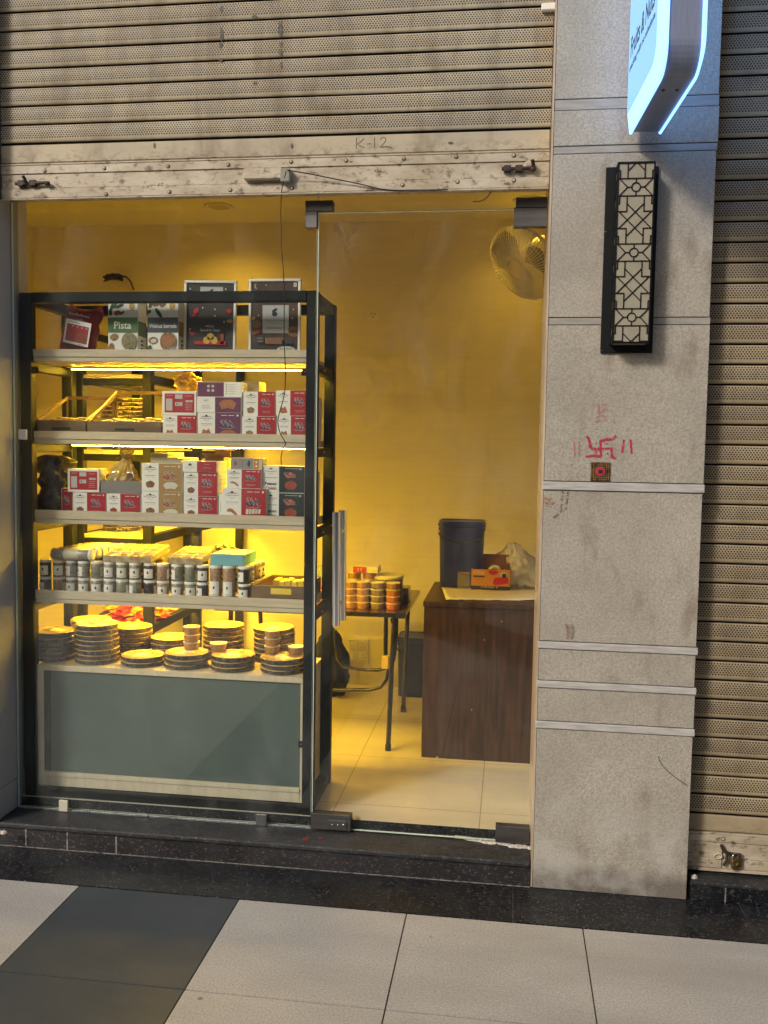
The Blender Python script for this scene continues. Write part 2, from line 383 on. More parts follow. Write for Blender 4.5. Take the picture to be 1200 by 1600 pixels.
# ================================================================== SETTING
def xjoint(k): return -.8635 + .565 * k
XE0, XE1 = -6., 6.
mb = MB().box(-150, 150, -260, 60, -.08, -.012); struct(mb.build('ground', M_GROUND))
mb = MB()
gap = .0021
for i in range(-10, 12):
    for j in range(0, 12):
        x0 = xjoint(i); y1 = -.4045 - .522 * j
        dark = (i == -1)
        dz = random.uniform(-.0006, .0006)
        mb.box(x0 + gap, x0 + .565 - gap, y1 - .522 + gap * 1.5, y1 - gap * 1.5, -.011, dz, 1 if dark else 0)
mb.box(xjoint(-10), xjoint(12), -.4045 - .522 * 12, -.402, -.011, -.0035, 2)
struct(mb.build('pavement', [M_TILE, M_TILED, M_JOINT]))
# granite border strip along the shop fronts
mb = MB()
bx = [-3.1, -1.9 + .0, -.738, .046, .803, 1.6, 2.4, 3.2]
for a, b_ in zip(bx, bx[1:]): mb.box(a + .001, b_ - .001, -.4025, -.1565, -.011, .001)
mb.box(-3.1, 3.2, -.4015, -.1575, -.0105, -.0006, 1)
struct(mb.build('kerb_strip', [M_GRAN, M_GROUT]))
# granite step under the shop
XL, XP0, XP1 = -1.882, .107, .632
st = thing('granite_step', 'black speckled granite step under the glass shopfront with a dusty tread', 'step', (-.9, -.08, 0))
mb = MB(); 
rj = [-2.6, -1.764, -1.600, -1.408, XP0 - .001]
for a, b_ in zip(rj, rj[1:]): mb.box(a + .0015, b_ - .0015, -.1545, -.132, .0012, .066)
mb.build('riser', M_GRANR, st)
mb = MB(); mb.rbox(-2.6, XP0 - .002, -.152, .024, .0662, .0858, .005); mb.build('tread', M_GRAND, st)
mb = MB().box(-2.6, XP0 - .002, -.1325, .02, .0013, .0655); 
for x in rj[1:-1]: mb.box(x - .003, x + .0025, -.1552, -.14, .0014, .0675)
mb.box(-2.6, XP0 - .002, -.1585, -.150, .0012, .0028)
mb.build('mortar', M_GROUT, st)
# mortar crumbs and chips
def chips(name, pts, label, z=.086):
    mb = MB()
    for (x, y, sx, sy, sz) in pts:
        bm = bmesh.new(); bmesh.ops.create_icosphere(bm, subdivisions=2, radius=1)
        for v in bm.verts:
            n_ = mn.noise(v.co * 1.7 + Vector((x * 31, y * 17, 3))); v.co *= 1 + .35 * n_
            v.co = Vector((x + v.co.x * sx, y + v.co.y * sy, z + max(v.co.z, -.15) * sz))
        mb.frombm(bm)
    return tag(mb.build(name, mat("broken_mortar", (.60, .57, .50), .95, c2=(.35, .32, .28), ns=90, bump=.6), origin=(pts[0][0], pts[0][1], z)), label, 'mortar')
pp = []
for k in range(14):
    q = atz(716 + k * 8.6, 1306 + k * 1.35 + random.uniform(-1.5, 1.5), .088); pp.append((q.x, q.y - .006, random.uniform(.012, .022), random.uniform(.012, .018), random.uniform(.003, .006)))
chips('mortar_patch', pp, 'broken white mortar patch at the right end of the door sill')
q = atz(4, 1303, .08); chips('mortar_patch', [(q.x, q.y + .01, .012, .01, .012), (q.x - .02, q.y + .012, .014, .012, .008)], 'chipped white mortar lump at the left end of the step', z=.078)
# red splash on tread
M_STAINR = mat('stain_red', (.28, .02, .025), .7, c2=(.1, .03, .03), ns=150)
for px, py, r, nm in ((478, 1311, .012, 'brighter left'), (501, 1310, .008, 'fainter right')):
    q = atz(px, py, .086); mb = MB(); c_ = Card(mb, (0, 0, .0862), (1, 0, 0), (0, 1, 0), (0, 0, 1)); c_.ell(q.x, q.y, r, r * 1.3, 0, 12, .35)
    tag(mb.build('red_stain', M_STAINR, origin=q), '%s one of two small red kumkum stains on the granite step' % nm, 'stain')

# side step in front of the neighbouring shutter
st = thing('granite_step', 'low black granite step below the neighbouring shutter at the right edge', 'step', (1., -.1, 0))
mb = MB()
for a, b_ in ((XP1 + .012, .757), (.760, 1.25), (1.253, 2.4)): mb.box(a, b_, -.1535, -.132, .0012, .049)
mb.build('riser', M_GRAN, st)
MB().rbox(XP1 + .012, 2.4, -.152, -.02, .0492, .0635, .003).build('tread', M_GRAND, st)
MB().box(XP1 + .014, 2.4, -.1325, -.03, .0013, .0488).box(.756, .7605, -.1538, -.14, .0014, .05).build('mortar', M_GROUT, st)

# pillar between the shops
pl = thing('stone_pillar', 'rough plastered stone pillar with pale marble bands between the two shutters', 'pillar', ((XP0 + XP1) / 2, -.1, 0))
MB().box(XP0 + .006, XP1 - .006, -.148, .3, .0, 3.9).build('core', M_JOINT, pl)
ZB = [(2.630, 2.663, 0), (2.491, 2.513, 0), (1.936, 1.958, 0), (1.386, 1.414, 1), (.845, .869, 1), (.710, .733, 1), (.568, .592, 1)]
prev = 3.9; k = 0
for z0, z1, wt in ZB + [(.0013, .0013, 2)]:
    lo_ = z1 + .0025 if wt < 2 else .0014
    dx = [0, .004, -.001, .002, -.001, -.002, .002, -.001][k]
    MB().rbox(XP0 + .0075, XP1 - .001 + dx * .8, -.155 - [0, .001, 0, .0015, 0, .001, 0, .001][k], -.1485, lo_, prev - .0025, .0012).build('stone_panel', M_PLASTER, pl)
    if wt == 1: MB().rbox(XP0 + .002, XP1 + .004, -.161, -.1484, z0, z1, .002).build('marble_band', M_BAND, pl)
    elif wt == 0: MB().rbox(XP0 + .008, XP1 + .001, -.1538, -.1484, z0, z1, .001).build('stone_band', M_BAND2, pl)
    prev = z0; k += 1
MB().box(XP0, XP0 + .0058, -.152, .3, .0014, 3.9).build('edge_tile', M_TRIM, pl)
# crack on lower panel
mb = MB(); pts = [at(x, y, -.1565) for x, y in ((1028, 1182), (1033, 1193), (1040, 1202), (1049, 1210), (1058, 1217), (1067, 1223), (1074, 1228))]
mb.tube(pts, .0012, 5); mb.build('crack', M_GROOVE, pl)
# left pillar (only its side face is seen)
pl2 = thing('corner_pillar', 'grey painted pillar edge closing the left side of the glass shopfront', 'pillar', (-2.2, -.05, 0))
mb = MB().rbox(-2.6, XL, -.149, .05, .0862, .205, .004); mb.build('base_block', M_EXTWALL, pl2)
MB().rbox(-2.6, XL + .001, -.148, .05, .2075, 3.9, .003).build('shaft', M_EXTWALL, pl2)
MB().box(-2.6, XL - .0035, -.162, -.1495, .0863, 3.9).build('front_cladding', mat('dark_cladding', (.02, .022, .03), .4), pl2)
MB().box(-2.6, -1.9, -.1495, -.1488, .0863, 3.85).build('seam', M_JOINT, pl2)

# shop room shell
ZF = .122; YB = 1.97; XW0, XW1 = -2.86, .62; ZC = 2.8
struct(MB().box(XW0 - .1, XW1 + .1, .026, YB + .1, .02, ZF).build('shop_floor', M_IFLOOR))
MB_ = MB().box(XW0, XP0, .0245, .0258, .0865, ZF - .001)
struct(MB_.build('floor_edge', M_GRAN))
struct(MB().box(XW0 - .1, XW1 + .1, YB, YB + .1, ZF, ZC).build('back_wall', M_WALL))
struct(MB().box(XW0 - .1, XW0, .02, YB, ZF, ZC).build('side_wall', M_WALL))
struct(MB().box(XW1, XW1 + .1, .02, YB, ZF, ZC).build('side_wall', M_WALL))
struct(MB().box(XW0, XL - .004, .02, .12, ZF, ZC).build('front_wall', M_WALL))
struct(MB().box(XP0 + .01, XW1, .302, .34, ZF, ZC).build('front_wall', M_WALL))
struct(MB().box(XW0 - .1, XW1 + .1, .02, YB + .1, ZC, ZC + .1).build('ceiling', M_CEIL))
struct(MB().box(-2.6, 2.4, -.03, .35, 3.02, 3.9).build('lintel', M_EXTWALL))
tag(MB().box(XW0, XW1, YB - .012, YB - .0005, ZF + .001, ZF + .095).build('skirting', M_SKIRT, origin=(0, YB, ZF)), 'cream tile skirting along the foot of the yellow-lit back wall', 'skirting')
# unseen wall added opposite, so the glass mirrors it instead of bright sky
struct(MB().box(-40, 40, -14.3, -14, 0, 6.5).build('added_wall_opposite', M_ADDEDWALL))

# ================================================================== ROLLER SHUTTERS
def slats(mb, x0, x1, z0, n, p, yf):
    prof = [(0, .012), (.0044, .012), (.0050, .003), (.011, .0), (.30 * p + .004, -.0012), (.6 * p, -.002), (p - .008, -.0005), (p - .0012, .004), (p, .012)]
    for i in range(n):
        z = z0 + i * p; vs = []; NX = 28; tl = random.uniform(-.0009, .0009)
        for (dz, dy) in prof:
            for q in range(NX + 1):
                x = x0 + (x1 - x0) * q / NX; e = 1 if .002 < dz < p - .0005 else 0
                w1 = mn.noise(Vector((x * 2.1, i * 3.7, 1))) * .0022 + mn.noise(Vector((x * 9, i * 5.1, 4))) * .0009
                w2 = (mn.noise(Vector((x * 1.3, i * 2.9, 7))) * .0011 + tl * q / NX) * e
                vs.append((x, yf + dy + w1 * e, z + dz + w2))
        L = len(prof)
        for k in range(L - 1):
            seg_ = [(k * (NX + 1) + q, k * (NX + 1) + q + 1, (k + 1) * (NX + 1) + q + 1, (k + 1) * (NX + 1) + q) for q in range(NX)]
            if k == 0: o_ = len(mb.v); mb.add(vs, seg_, 1, False)
            else:
                for f in seg_: mb.f.append([o_ + j for j in f]); mb.mi.append(1 if k in (1, L - 2) else 0); mb.sm.append(k not in (1, L - 2))
def rivet(px, py, Y, par, r=.0055):
    q = at(px, py, Y); mb = MB()
    mb.T = Matrix.Translation(q) @ Matrix.Rotation(PI / 2, 4, 'X')
    mb.lathe((0, 0, 0), [(r * 1.35, 0), (r * 1.35, .0008), (r, .0012), (r * .95, .0026), (r * .6, .0042), (r * .2, .005)], 12, ms=[1, 1, 0, 0, 0]); mb.build('rivet', [M_PLATE, M_RUST], par)
YS = -.085
sh = thing('roller_shutter', 'cream perforated roller shutter rolled up above the glass door, marked K-12', 'shutter', (-.9, YS, 2.597))
mb = MB(); slats(mb, -1.896, XP0 - .002, 2.597, 12, .066, YS); mb.build('slat_curtain', [M_SHUT, M_GROOVE], sh)
MB().box(-1.9, XP0 - .002, YS + .0135, YS + .016, 2.53, 3.39).build('backing', M_GROOVE, sh)
mb = MB(); mb.rbox(-1.896, XP0 - .002, YS - .0005, YS + .012, 2.5285, 2.5935, .0035); mb.build('plain_slat', M_SHUT, sh)
# stacked horizontals of the bottom rail
rl = MB(); rl.rbox(-1.896, XP0 - .002, YS - .004, YS + .012, 2.5205, 2.5262, .0012)
rl.rbox(-1.896, XP0 - .002, YS - .003, YS + .012, 2.490, 2.5195, .0015)
rl.rbox(-1.896, XP0 - .002, YS + .001, YS + .012, 2.4385, 2.4885, .001)
rl.rbox(-1.896, XP0 - .002, YS - .003, YS + .012, 2.4035, 2.4375, .0015)
rl.rbox(-1.896, XP0 - .002, YS - .004, YS + .03, 2.3975, 2.4027, .001)
rl.build('bottom_rail', M_PLATE, sh)
for px, py in ((70, 267), (163, 263), (263, 260), (357, 257.5), (455, 253), (541, 251), (631, 248), (713, 245), (803, 243), (166, 304), (265, 300), (360, 297), (456, 294), (629, 289), (715, 284), (803, 282)):
    rivet(px, py, YS - .003, sh)
# handwriting K-12 and paint marks on the curtain
def ink_line(pxs, Y, r, name, m, par):
    mb = MB()
    for pts in pxs: mb.tube([at(x, y, Y) for x, y in pts], r, 4)
    return mb.build(name, m, par)
ink_line([[(557, 215), (556.5, 232)], [(569, 216), (563, 222), (558, 225), (563, 228), (570, 231)], [(574, 225), (580, 224.5)], [(585, 215), (585.5, 230)],
          [(594, 218), (598, 214), (603, 216), (602, 221), (597, 227), (593, 230), (600, 229.5), (607, 229), (613, 232)]], YS - .0008, .0011, 'lettering', mat('pencil', (.06, .05, .045), .8), sh)
M_OLDM = mat('old_mark', (.07, .07, .065), .8, c2=(.2, .17, .12), ns=150)
def mark(x0, x1, y0, y1, jit=.3):
    mb = MB(); c_ = Card(mb, (0, YS - .0028, 0), (1, 0, 0), (0, 0, 1), (0, -1, 0))
    a = at(x0, y0, YS); b_ = at(x1, y1, YS); c_.ell((a.x + b_.x) / 2, (a.z + b_.z) / 2, abs(b_.x - a.x) / 2, abs(a.z - b_.z) / 2, 0, 14, jit)
    mb.build('paint_mark', M_OLDM, sh)
for a in ((343, 349, 10, 20), (344, 350, 42, 64), (343, 349, 66, 77), (342, 349, 92, 96), (435, 442, 34, 58), (436, 442, 66, 74), (436, 441, 78, 88), (437, 442, 98, 108), (394, 402, 24, 29), (454, 458, 224, 232), (396, 402, 128, 133), (240, 243, 223, 232), (700, 708, 222, 225)): mark(*a)
# housing in the middle and the two slide bolts
a = at(381, 281, YS - .02); b_ = at(441, 262, YS - .02)
MB().rbox(a.x, b_.x, YS - .028, YS, a.z, b_.z, .003).build('lock_housing', M_PLATE, sh)
a = at(438, 284, YS - .03); b_ = at(453, 262, YS - .03)
MB().rbox(a.x, b_.x, YS - .031, YS, a.z, b_.z, .003).build('housing_cap', mat('grey_green_paint', (.22, .24, .2), .6, c2=(.3, .28, .22), ns=60), sh)
def slide_bolt(x0, x1, yc, side):
    mb = MB(); a = at(x0, yc, YS - .014); b_ = at(x1, yc - (x1 - x0) * .03, YS - .014)
    mb.tube([a, b_], .0062, 10)
    for f in (.18, .55): 
        c = a.lerp(b_, f); mb.rbox(c.x - .012, c.x + .012, YS - .02, YS, c.z - .010, c.z + .011, .002)
    e = b_ if side > 0 else a.lerp(b_, .35)
    mb.tube([e, e + Vector((0, -.012, .012)), e + Vector((-.004, -.018, .022))], .006, 8)
    mb.lathe(tuple(b_ + Vector((0, 0, -.004))), [(.008, -.006), (.011, 0), (.008, .008)], 10)
    return mb.build('slide_bolt', M_RUST, sh)
slide_bolt(24, 74, 287, -1); slide_bolt(784, 833, 264, 1)
mb = MB(); q = at(827, 258, YS - .01); mb.T = Matrix.Translation(q) @ Matrix.Rotation(PI / 2, 4, 'X'); mb.lathe((0, 0, 0), [(.018, 0), (.018, .004), (.012, .007), (.004, .007)], 16); mb.build('bolt_knob', M_PLATE, sh)
mb = MB(); a = at(846, 10, YS - .02); mb.rbox(a.x, a.x + .05, YS - .02, YS, a.z - .012, a.z + .012, .003); mb.build('guide_clip', M_WHITEP, sh)
mb = MB(); mb.box(XL + .001, XL + .0135, YS - .006, YS + .03, 2.40, 3.39); mb.build('guide_channel', mat('guide_shade', (.05, .042, .03), .7, c2=(.12, .10, .07), ns=30), sh)  # dark mottled channel colour also carries the guide's shadow at the left edge

# neighbour shutter
YR = -.07; ZR = .3385 - .0
s2 = thing('roller_shutter', 'closed cream perforated roller shutter of the next shop beyond the pillar', 'shutter', (1.2, YR, ZR - .067))
z0 = ZR - .067
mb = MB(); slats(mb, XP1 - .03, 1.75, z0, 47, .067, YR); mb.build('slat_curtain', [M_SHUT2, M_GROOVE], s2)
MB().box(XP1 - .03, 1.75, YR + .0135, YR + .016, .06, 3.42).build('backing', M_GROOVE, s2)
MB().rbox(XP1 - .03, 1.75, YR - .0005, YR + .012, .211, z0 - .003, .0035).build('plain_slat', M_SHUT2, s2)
rl = MB(); rl.rbox(XP1 - .03, 1.75, YR - .004, YR + .012, .201, .2085, .0012); rl.rbox(XP1 - .03, 1.75, YR - .003, YR + .012, .175, .2, .0015)
rl.rbox(XP1 - .03, 1.75, YR + .001, YR + .012, .118, .1735, .001); rl.rbox(XP1 - .03, 1.75, YR - .003, YR + .012, .084, .117, .0015); rl.rbox(XP1 - .03, 1.75, YR - .012, YR + .03, .074, .083, .001)
rl.build('bottom_rail', M_PLATE, s2)
rivet(1130, 1311, YR - .003, s2)
mb = MB(); a = at(1109, 1355, YR - .006); b_ = at(1129, 1319, YR - .006); mb.rbox(a.x, b_.x, YR - .008, YR - .003, a.z, b_.z, .002)
ring = [at(1122 + 6 * math.cos(t), 1338 + 4 * math.sin(t), YR - .011) for t in [k * 2 * PI / 14 for k in range(14)]]; mb.tube(ring, .0028, 6, closed=True); mb.build('hasp', M_PLATE, s2)
mb = MB(); mb.tube([at(1127, 1320, YR - .013), at(1131, 1330, YR - .015), at(1140, 1334, YR - .015), at(1158, 1336, YR - .015)], .0058, 8); mb.tube([at(1136, 1332, YR - .015), at(1135, 1345, YR - .018), at(1130, 1352, YR - .018)], .0045, 8); mb.build('bolt', M_RUST, s2)
pk = thing('padlock', 'small brass padlock hanging on the bottom bolt of the right shutter', 'padlock', tuple(at(1150, 1358, -.09)))
mb = MB(); mb.T = Matrix.Translation(at(1150, 1348, -.092)) @ Matrix.Rotation(.5, 4, 'Z') @ Matrix.Rotation(-.2, 4, 'Y'); mb.rbox(-.019, .019, -.008, .008, -.019, .017, .003, seg=2); mb.build('body', M_BRASS, pk)
mb = MB(); mb.T = Matrix.Translation(at(1150, 1348, -.092)) @ Matrix.Rotation(.5, 4, 'Z') @ Matrix.Rotation(-.2, 4, 'Y')
mb.tube([(-.012, 0, .015)] + [(-.012 * math.cos(t), 0, .022 + .011 * math.sin(t)) for t in [k * PI / 8 for k in range(9)]] + [(.012, 0, .015)], .0027, 8); mb.build('shackle', M_STEEL, pk)
mb = MB(); mb.T = Matrix.Translation(at(1150, 1348, -.092)) @ Matrix.Rotation(.5, 4, 'Z') @ Matrix.Rotation(-.2, 4, 'Y') @ Matrix.Translation((0, -.0082, -.004)) @ Matrix.Rotation(PI / 2, 4, 'X'); mb.lathe((0, 0, 0), [(.007, 0), (.007, .0012), (.003, .0016)], 12); mb.build('keyhole_cover', M_BRASS, pk)
chips('mortar_patch', [(.662, -.12, .012, .012, .012)], 'pale mortar lump in the corner where the right shutter meets the pillar', z=.064)

# ================================================================== GLASS FRONT
def pane(mb, x0, x1, z0, z1, y0=-.006, y1=.006):
    mb.box(x0, x1, y0, y1, z0, z1, 0)
    # the four narrow edges carry the polished-edge material
    for k_ in (0, 1, 4, 5): mb.mi[-6 + k_] = 1
    for a_, b2 in ((x0, x0 + .0022),): mb.box(a_, b2, y0 - .0006, y0 - .0001, z0, z1, 1)
    mb.box(x0 + .003, x1 - .003, y0 - .0006, y0 - .0001, z1 - .002, z1, 1)
gp = thing('shop_window', 'fixed clear glass panel in front of the lit display shelves', 'window', (-1.3, 0, .087))
mb = MB(); pane(mb, XL + .004, -.7085, .0885, 2.79); mb.build('pane', [M_GLASS, M_GEDGE], gp)
for (a, b_) in (((92, 1268), (106, 1251)), ((400, 1290), (417, 1273)), ((213, 1255), (231, 1243))):
    p0 = at(a[0], a[1], -.014); p1 = at(b_[0], b_[1], -.014)
    MB().rbox(p0.x, p1.x, -.016, -.0075, .0868, max(p1.z if a[0] != 213 else 0, .098), .002).build('glass_clip', M_CREAMP if a[0] < 200 else M_STEEL, gp)
p0 = at(29, 687, -.012); p1 = at(42, 671, -.012); MB().rbox(p0.x, p1.x, -.016, -.0065, p0.z, p1.z, .003).build('glass_clip', M_WHITEP, gp)
mb = MB()
for k in range(30):
    x = -1.85 + k * .039; mb.rbox(x, x + .0375, -.011, .0, .0862, .0885 + .004 * abs(mn.noise(Vector((x * 9, 0, 1)))), .001)
mb.build('silicone_seal', mat('dirty_silicone', (.16, .17, .16), .6, c2=(.06, .065, .065), ns=40), gp)

tp = thing('transom_window', 'clear glass transom above the swing door', 'window', (-.3, 0, 2.36))
mb = MB(); pane(mb, -.7035, XP0 - .003, 2.3545, 2.79); mb.build('pane', [M_GLASS, M_GEDGE], tp)
def patch(par, name, x0, x1, z0, z1, m=M_PATCH):
    MB().rbox(x0, x1, -.017, .017, z0, z1, .0015).build(name, m, par)
def X_(px, py, Y=-.017): return at(px, py, Y).x
def Z_(px, py, Y=-.017): return at(px, py, Y).z
mb = MB(); mb.rbox(X_(477, 325), X_(520, 325), -.017, .017, 2.357, Z_(500, 313), .0015); mb.rbox(X_(477, 340), -.7065, -.0168, .0168, Z_(480, 356), 2.3569, .0015); mb.build('corner_patch', M_PATCH, tp)
patch(tp, 'patch_fitting', X_(806, 320), XP0 - .003, 2.3565, Z_(830, 308))
dr = thing('glass_door', 'frameless clear glass swing door with tall steel bar handles', 'door', (-.3, 0, .095))
mb = MB(); pane(mb, -.7035, XP0 - .004, .0935, 2.3515); mb.build('pane', [M_GLASS, M_GEDGE], dr)
patch(dr, 'patch_fitting', X_(803, 340), XP0 - .003, Z_(830, 354), 2.3545)
MB().rbox(-.7035, X_(548, 1285), -.019, .019, .0925, Z_(510, 1272), .0015).build('lock_case', M_PATCH, dr)
lo = MB(); lo.rbox(X_(513, 1290), X_(542, 1290), -.0235, -.0192, Z_(520, 1296) + .002, Z_(520, 1281) + .001, .0015)
for px in (519, 528, 536):
    q = at(px, 1289, -.0236); m_ = Matrix.Translation(q) @ Matrix.Rotation(PI / 2, 4, 'X'); lo.T = m_; lo.lathe((0, 0, 0), [(.003, 0), (.003, .0012), (.001, .0016)], 10, 1); lo.T = None
lo.build('lock_plate', [M_PATCH, M_CHROME], dr)
patch(dr, 'patch_fitting', X_(774, 1305), XP0 - .003, .0925, Z_(800, 1291) - .002)
for nm, yy, (xa, za), (xb, zb) in (('handle', -.055, (-.615, 1.284), (-.611, .872)), ('handle', .055, (-.612, 1.284), (-.609, .872))):
    h = MB(); h.tube([(xa, yy, za), ((xa + xb) / 2, yy, (za + zb) / 2), (xb, yy, zb)], .0145, 20); hb = h.build(nm, M_CHROME, dr)
    so = MB()
    for zz in (za - .075, zb + .075): so.tube([(xa + .001, yy, zz), (xa + .001, 0, zz)], .008, 12)
    so.build('standoff', M_CHROME, hb if False else dr)

# ================================================================== DISPLAY STAND
DX0, DX1, DY0, DY1 = -1.872, -.7095, .03, .405
ds = thing('display_stand', 'black framed shop display stand with oak shelves and warm strip lights behind the glass', 'display stand', (-1.29, .2, .1225))
ZT = 2.085
def bar(par, x0, x1, y0, y1, z0, z1, name='frame_bar', m=M_FRAME, b=.0025):
    return MB().rbox(x0, x1, y0, y1, z0, z1, b).build(name, m, par)
for xa, xb in ((DX0, DX0 + .046), (DX1 - .042, DX1)):
    bar(ds, xa, xb, DY0, DY0 + .042, .0895 if False else .1225, ZT, 'post'); bar(ds, xa, xb, DY1 - .042, DY1, .1225, ZT, 'post')
    bar(ds, xa + .004, xb - .004, DY0 + .0425, DY1 - .0425, ZT - .042, ZT - .0005, 'side_rail')
    for zs in (1.826, 1.513, 1.204, .892): bar(ds, xa + .004, xb - .006, DY0 + .0425, DY1 - .0425, zs - .035, zs - .001, 'side_rail')
    bar(ds, xa + .004, xb - .004, DY0 + .0425, DY1 - .0425, .123, .165, 'side_rail')
for y0 in (DY0 + .001, DY1 - .041):
    bar(ds, DX0 + .0465, DX1 - .0425, y0, y0 + .04, ZT - .038, ZT + .0005, 'cross_rail')
bar(ds, DX0 + .0465, DX1 - .0425, DY0 + .002, DY0 + .04, .1228, .1585, 'cross_rail')
bar(ds, DX0 + .0465, DX1 - .0425, DY1 - .04, DY1 - .002, .1228, .1585, 'cross_rail')
SX0, SX1 = DX0 + .047, DX1 - .043
SH = {1: (1.826, 1.873), 2: (1.513, 1.561), 3: (1.2045, 1.2555), 4: (.8925, .942)}
for i, (za, zb) in SH.items():
    sh_ = MB().rbox(SX0, SX1, .062, .392, za + .002, zb - .019, .001).build('shelf', M_LAM, ds)
    mb = MB().rbox(SX0, SX1, .044, .0615, za + .018, zb, .0012); mb.rbox(SX0, SX1, .048, .0615, za, za + .0172, .0012); mb.build('front_edge', M_LAMH, sh_)
    mb = MB(); mb.box(SX0 + .02, SX1 - .012, .319, .325, za - .007, za - .0035); mb.build('led_strip', M_LED, sh_)
    MB().box(SX0 + .018, SX1 - .01, .315, .329, za - .0034, za + .0015).box(SX0 + .018, SX1 - .01, .315, .3172, za - .0058, za - .0035).box(SX0 + .018, SX1 - .01, .3268, .329, za - .0058, za - .0035).build('led_channel', M_WHITEP, sh_)
for (x0, x1, y0, y1) in ((44, 60, 573, 583), (471, 480, 576, 587), (53, 59, 1126, 1135), (466, 473, 1158, 1168)):
    p0 = at(x0, y1, .04); p1 = at(x1, y0, .04); tb = MB().rbox(p0.x, p1.x, .0395, .0425, p0.z, p1.z, .0008).build('bracket', M_FRAME, ds)
    q = at((x0 + x1) / 2 + 1, (y0 + y1) / 2, .0385); mb = MB(); mb.T = Matrix.Translation(q) @ Matrix.Rotation(PI / 2, 4, 'X'); mb.lathe((0, 0, 0), [(.0022, -.001), (.0022, .0006), (.001, .001)], 8); mb.build('screw', M_CHROME, tb)
for zs in (1.835, 1.522, 1.212, .90):
    for yy in (.20,):
        mb = MB(); mb.T = Matrix.Translation((DX1 - .0055, yy, zs - .026)) @ Matrix.Rotation(PI / 2, 4, 'Y'); mb.lathe((0, 0, 0), [(.0035, -.001), (.0035, .0012), (.001, .0018)], 8); mb.build('screw', M_CHROME, ds)
# lower cabinet
ZCT = .645
cab = MB().rbox(SX0, SX1, .052, .394, ZCT - .022, ZCT, .001); cab.rbox(SX0, SX0 + .024, .052, .394, .16, ZCT - .0225, .001); cab.rbox(SX1 - .012, SX1, .052, .394, .16, ZCT - .0225, .001)
cab.rbox(SX0 + .0245, SX1 - .0125, .052, .09, .16, .2165, .001); cab.rbox(SX0 + .0245, SX1 - .0125, .0475, .0515, .2005, .2165, .001); cab.build('cabinet', M_LAM, ds)
MB().box(SX0 + .0245, SX1 - .0125, .062, .068, .217, ZCT - .0225).build('glass_front', M_BACKGL, ds)
MB().box(SX0 + .0245, SX0 + .05, .0585, .0615, .218, ZCT - .023).build('dark_edge_strip', M_FRAME, ds)

# rear rack, side-on to the window
rk = thing('storage_rack', 'black steel rack with lit oak shelves standing side-on behind the display stand', 'rack', (-1.7, 1.2, ZF))
RX0, RX1 = -1.905, -1.547
for y in (.53, 1.16, 1.90):
    for xa, xb in ((RX0, RX0 + .045), (RX1 - .04, RX1)): bar(rk, xa, xb, y, y + .04, ZF + .001, 2.02, 'post')
RZ = (1.80, 1.47, 1.10, .70, .30)
for z in RZ:
    MB().rbox(RX0 + .046, RX1 - .041, .535, 1.935, z, z + .018, .001).build('shelf', M_LAM, rk)
    for xa, xb in ((RX0 + .003, RX0 + .04), (RX1 - .038, RX1 - .003)):
        for ya, yb in ((.5705, 1.1595), (1.2005, 1.8995)): bar(rk, xa, xb, ya, yb, z - .022, z + .016, 'side_rail')
    for y in (.535, 1.905): bar(rk, RX0 + .0455, RX1 - .0405, y, y + .03, z - .03, z - .001, 'cross_rail')
for z in RZ[:4]:
    MB().box(RX1 - .058, RX1 - .048, .60, 1.86, z - .006, z - .002).build('led_strip', M_LEDB, rk)
for xx in (RX0 + .02, RX1 - .02): bar(rk, xx - .015, xx + .015, .5705, 1.9, 1.985, 2.015, 'side_rail')

# ================================================================== goods
def ordn(i): return ['first', 'second', 'third', 'fourth', 'fifth', 'sixth', 'seventh', 'eighth', 'ninth', 'tenth', 'eleventh', 'twelfth', 'thirteenth', 'fourteenth', 'fifteenth', 'sixteenth'][i]
PM = ['white', 'red', 'purple', 'kraft', 'black', 'ink', 'grey', 'tan', 'brown', 'redbrown', 'blue', 'green', 'leaf', 'slate', 'nut', 'pistachio', 'gold', 'orange', 'paleblue', 'cream', 'posterdark', 'posterbrown', 'silver', 'cartonbrown', 'dispred', 'paper', 'yellow', 'film']
PL = [P[k] for k in PM]; PI_ = {k: i for i, k in enumerate(PM)}
def white_side(c, snack='tan', shape='fan'):
    c.nx(); c.poly([(.36, .84), (.5, .93), (.64, .84)], PI_['ink']); c.ell(.3, .85, .07, .02, PI_['grey']); c.ell(.7, .85, .07, .02, PI_['grey'])
    c.line([(.12, .80), (.3, .77), (.5, .79), (.7, .77), (.88, .80)], .0016, PI_['ink']); c.line([(.34, .74), (.5, .68), (.66, .74)], .0012, PI_['grey'])
    c.line([(.18, .56), (.82, .56)], .0014, PI_['ink']); c.line([(.2, .50), (.8, .50)], .0008, PI_['grey'])
    c.nx()
    if shape == 'fan': c.poly([(.22, .30), (.35, .36), (.55, .33), (.7, .24), (.82, .14), (.72, .08), (.6, .17), (.45, .24), (.22, .25)], PI_[snack])
    elif shape == 'ball': c.ell(.5, .24, .27, .13, PI_[snack], 12, .12)
    else: c.poly([(.2, .12), (.3, .36), (.5, .30), (.64, .38), (.82, .12), (.5, .08)], PI_[snack])
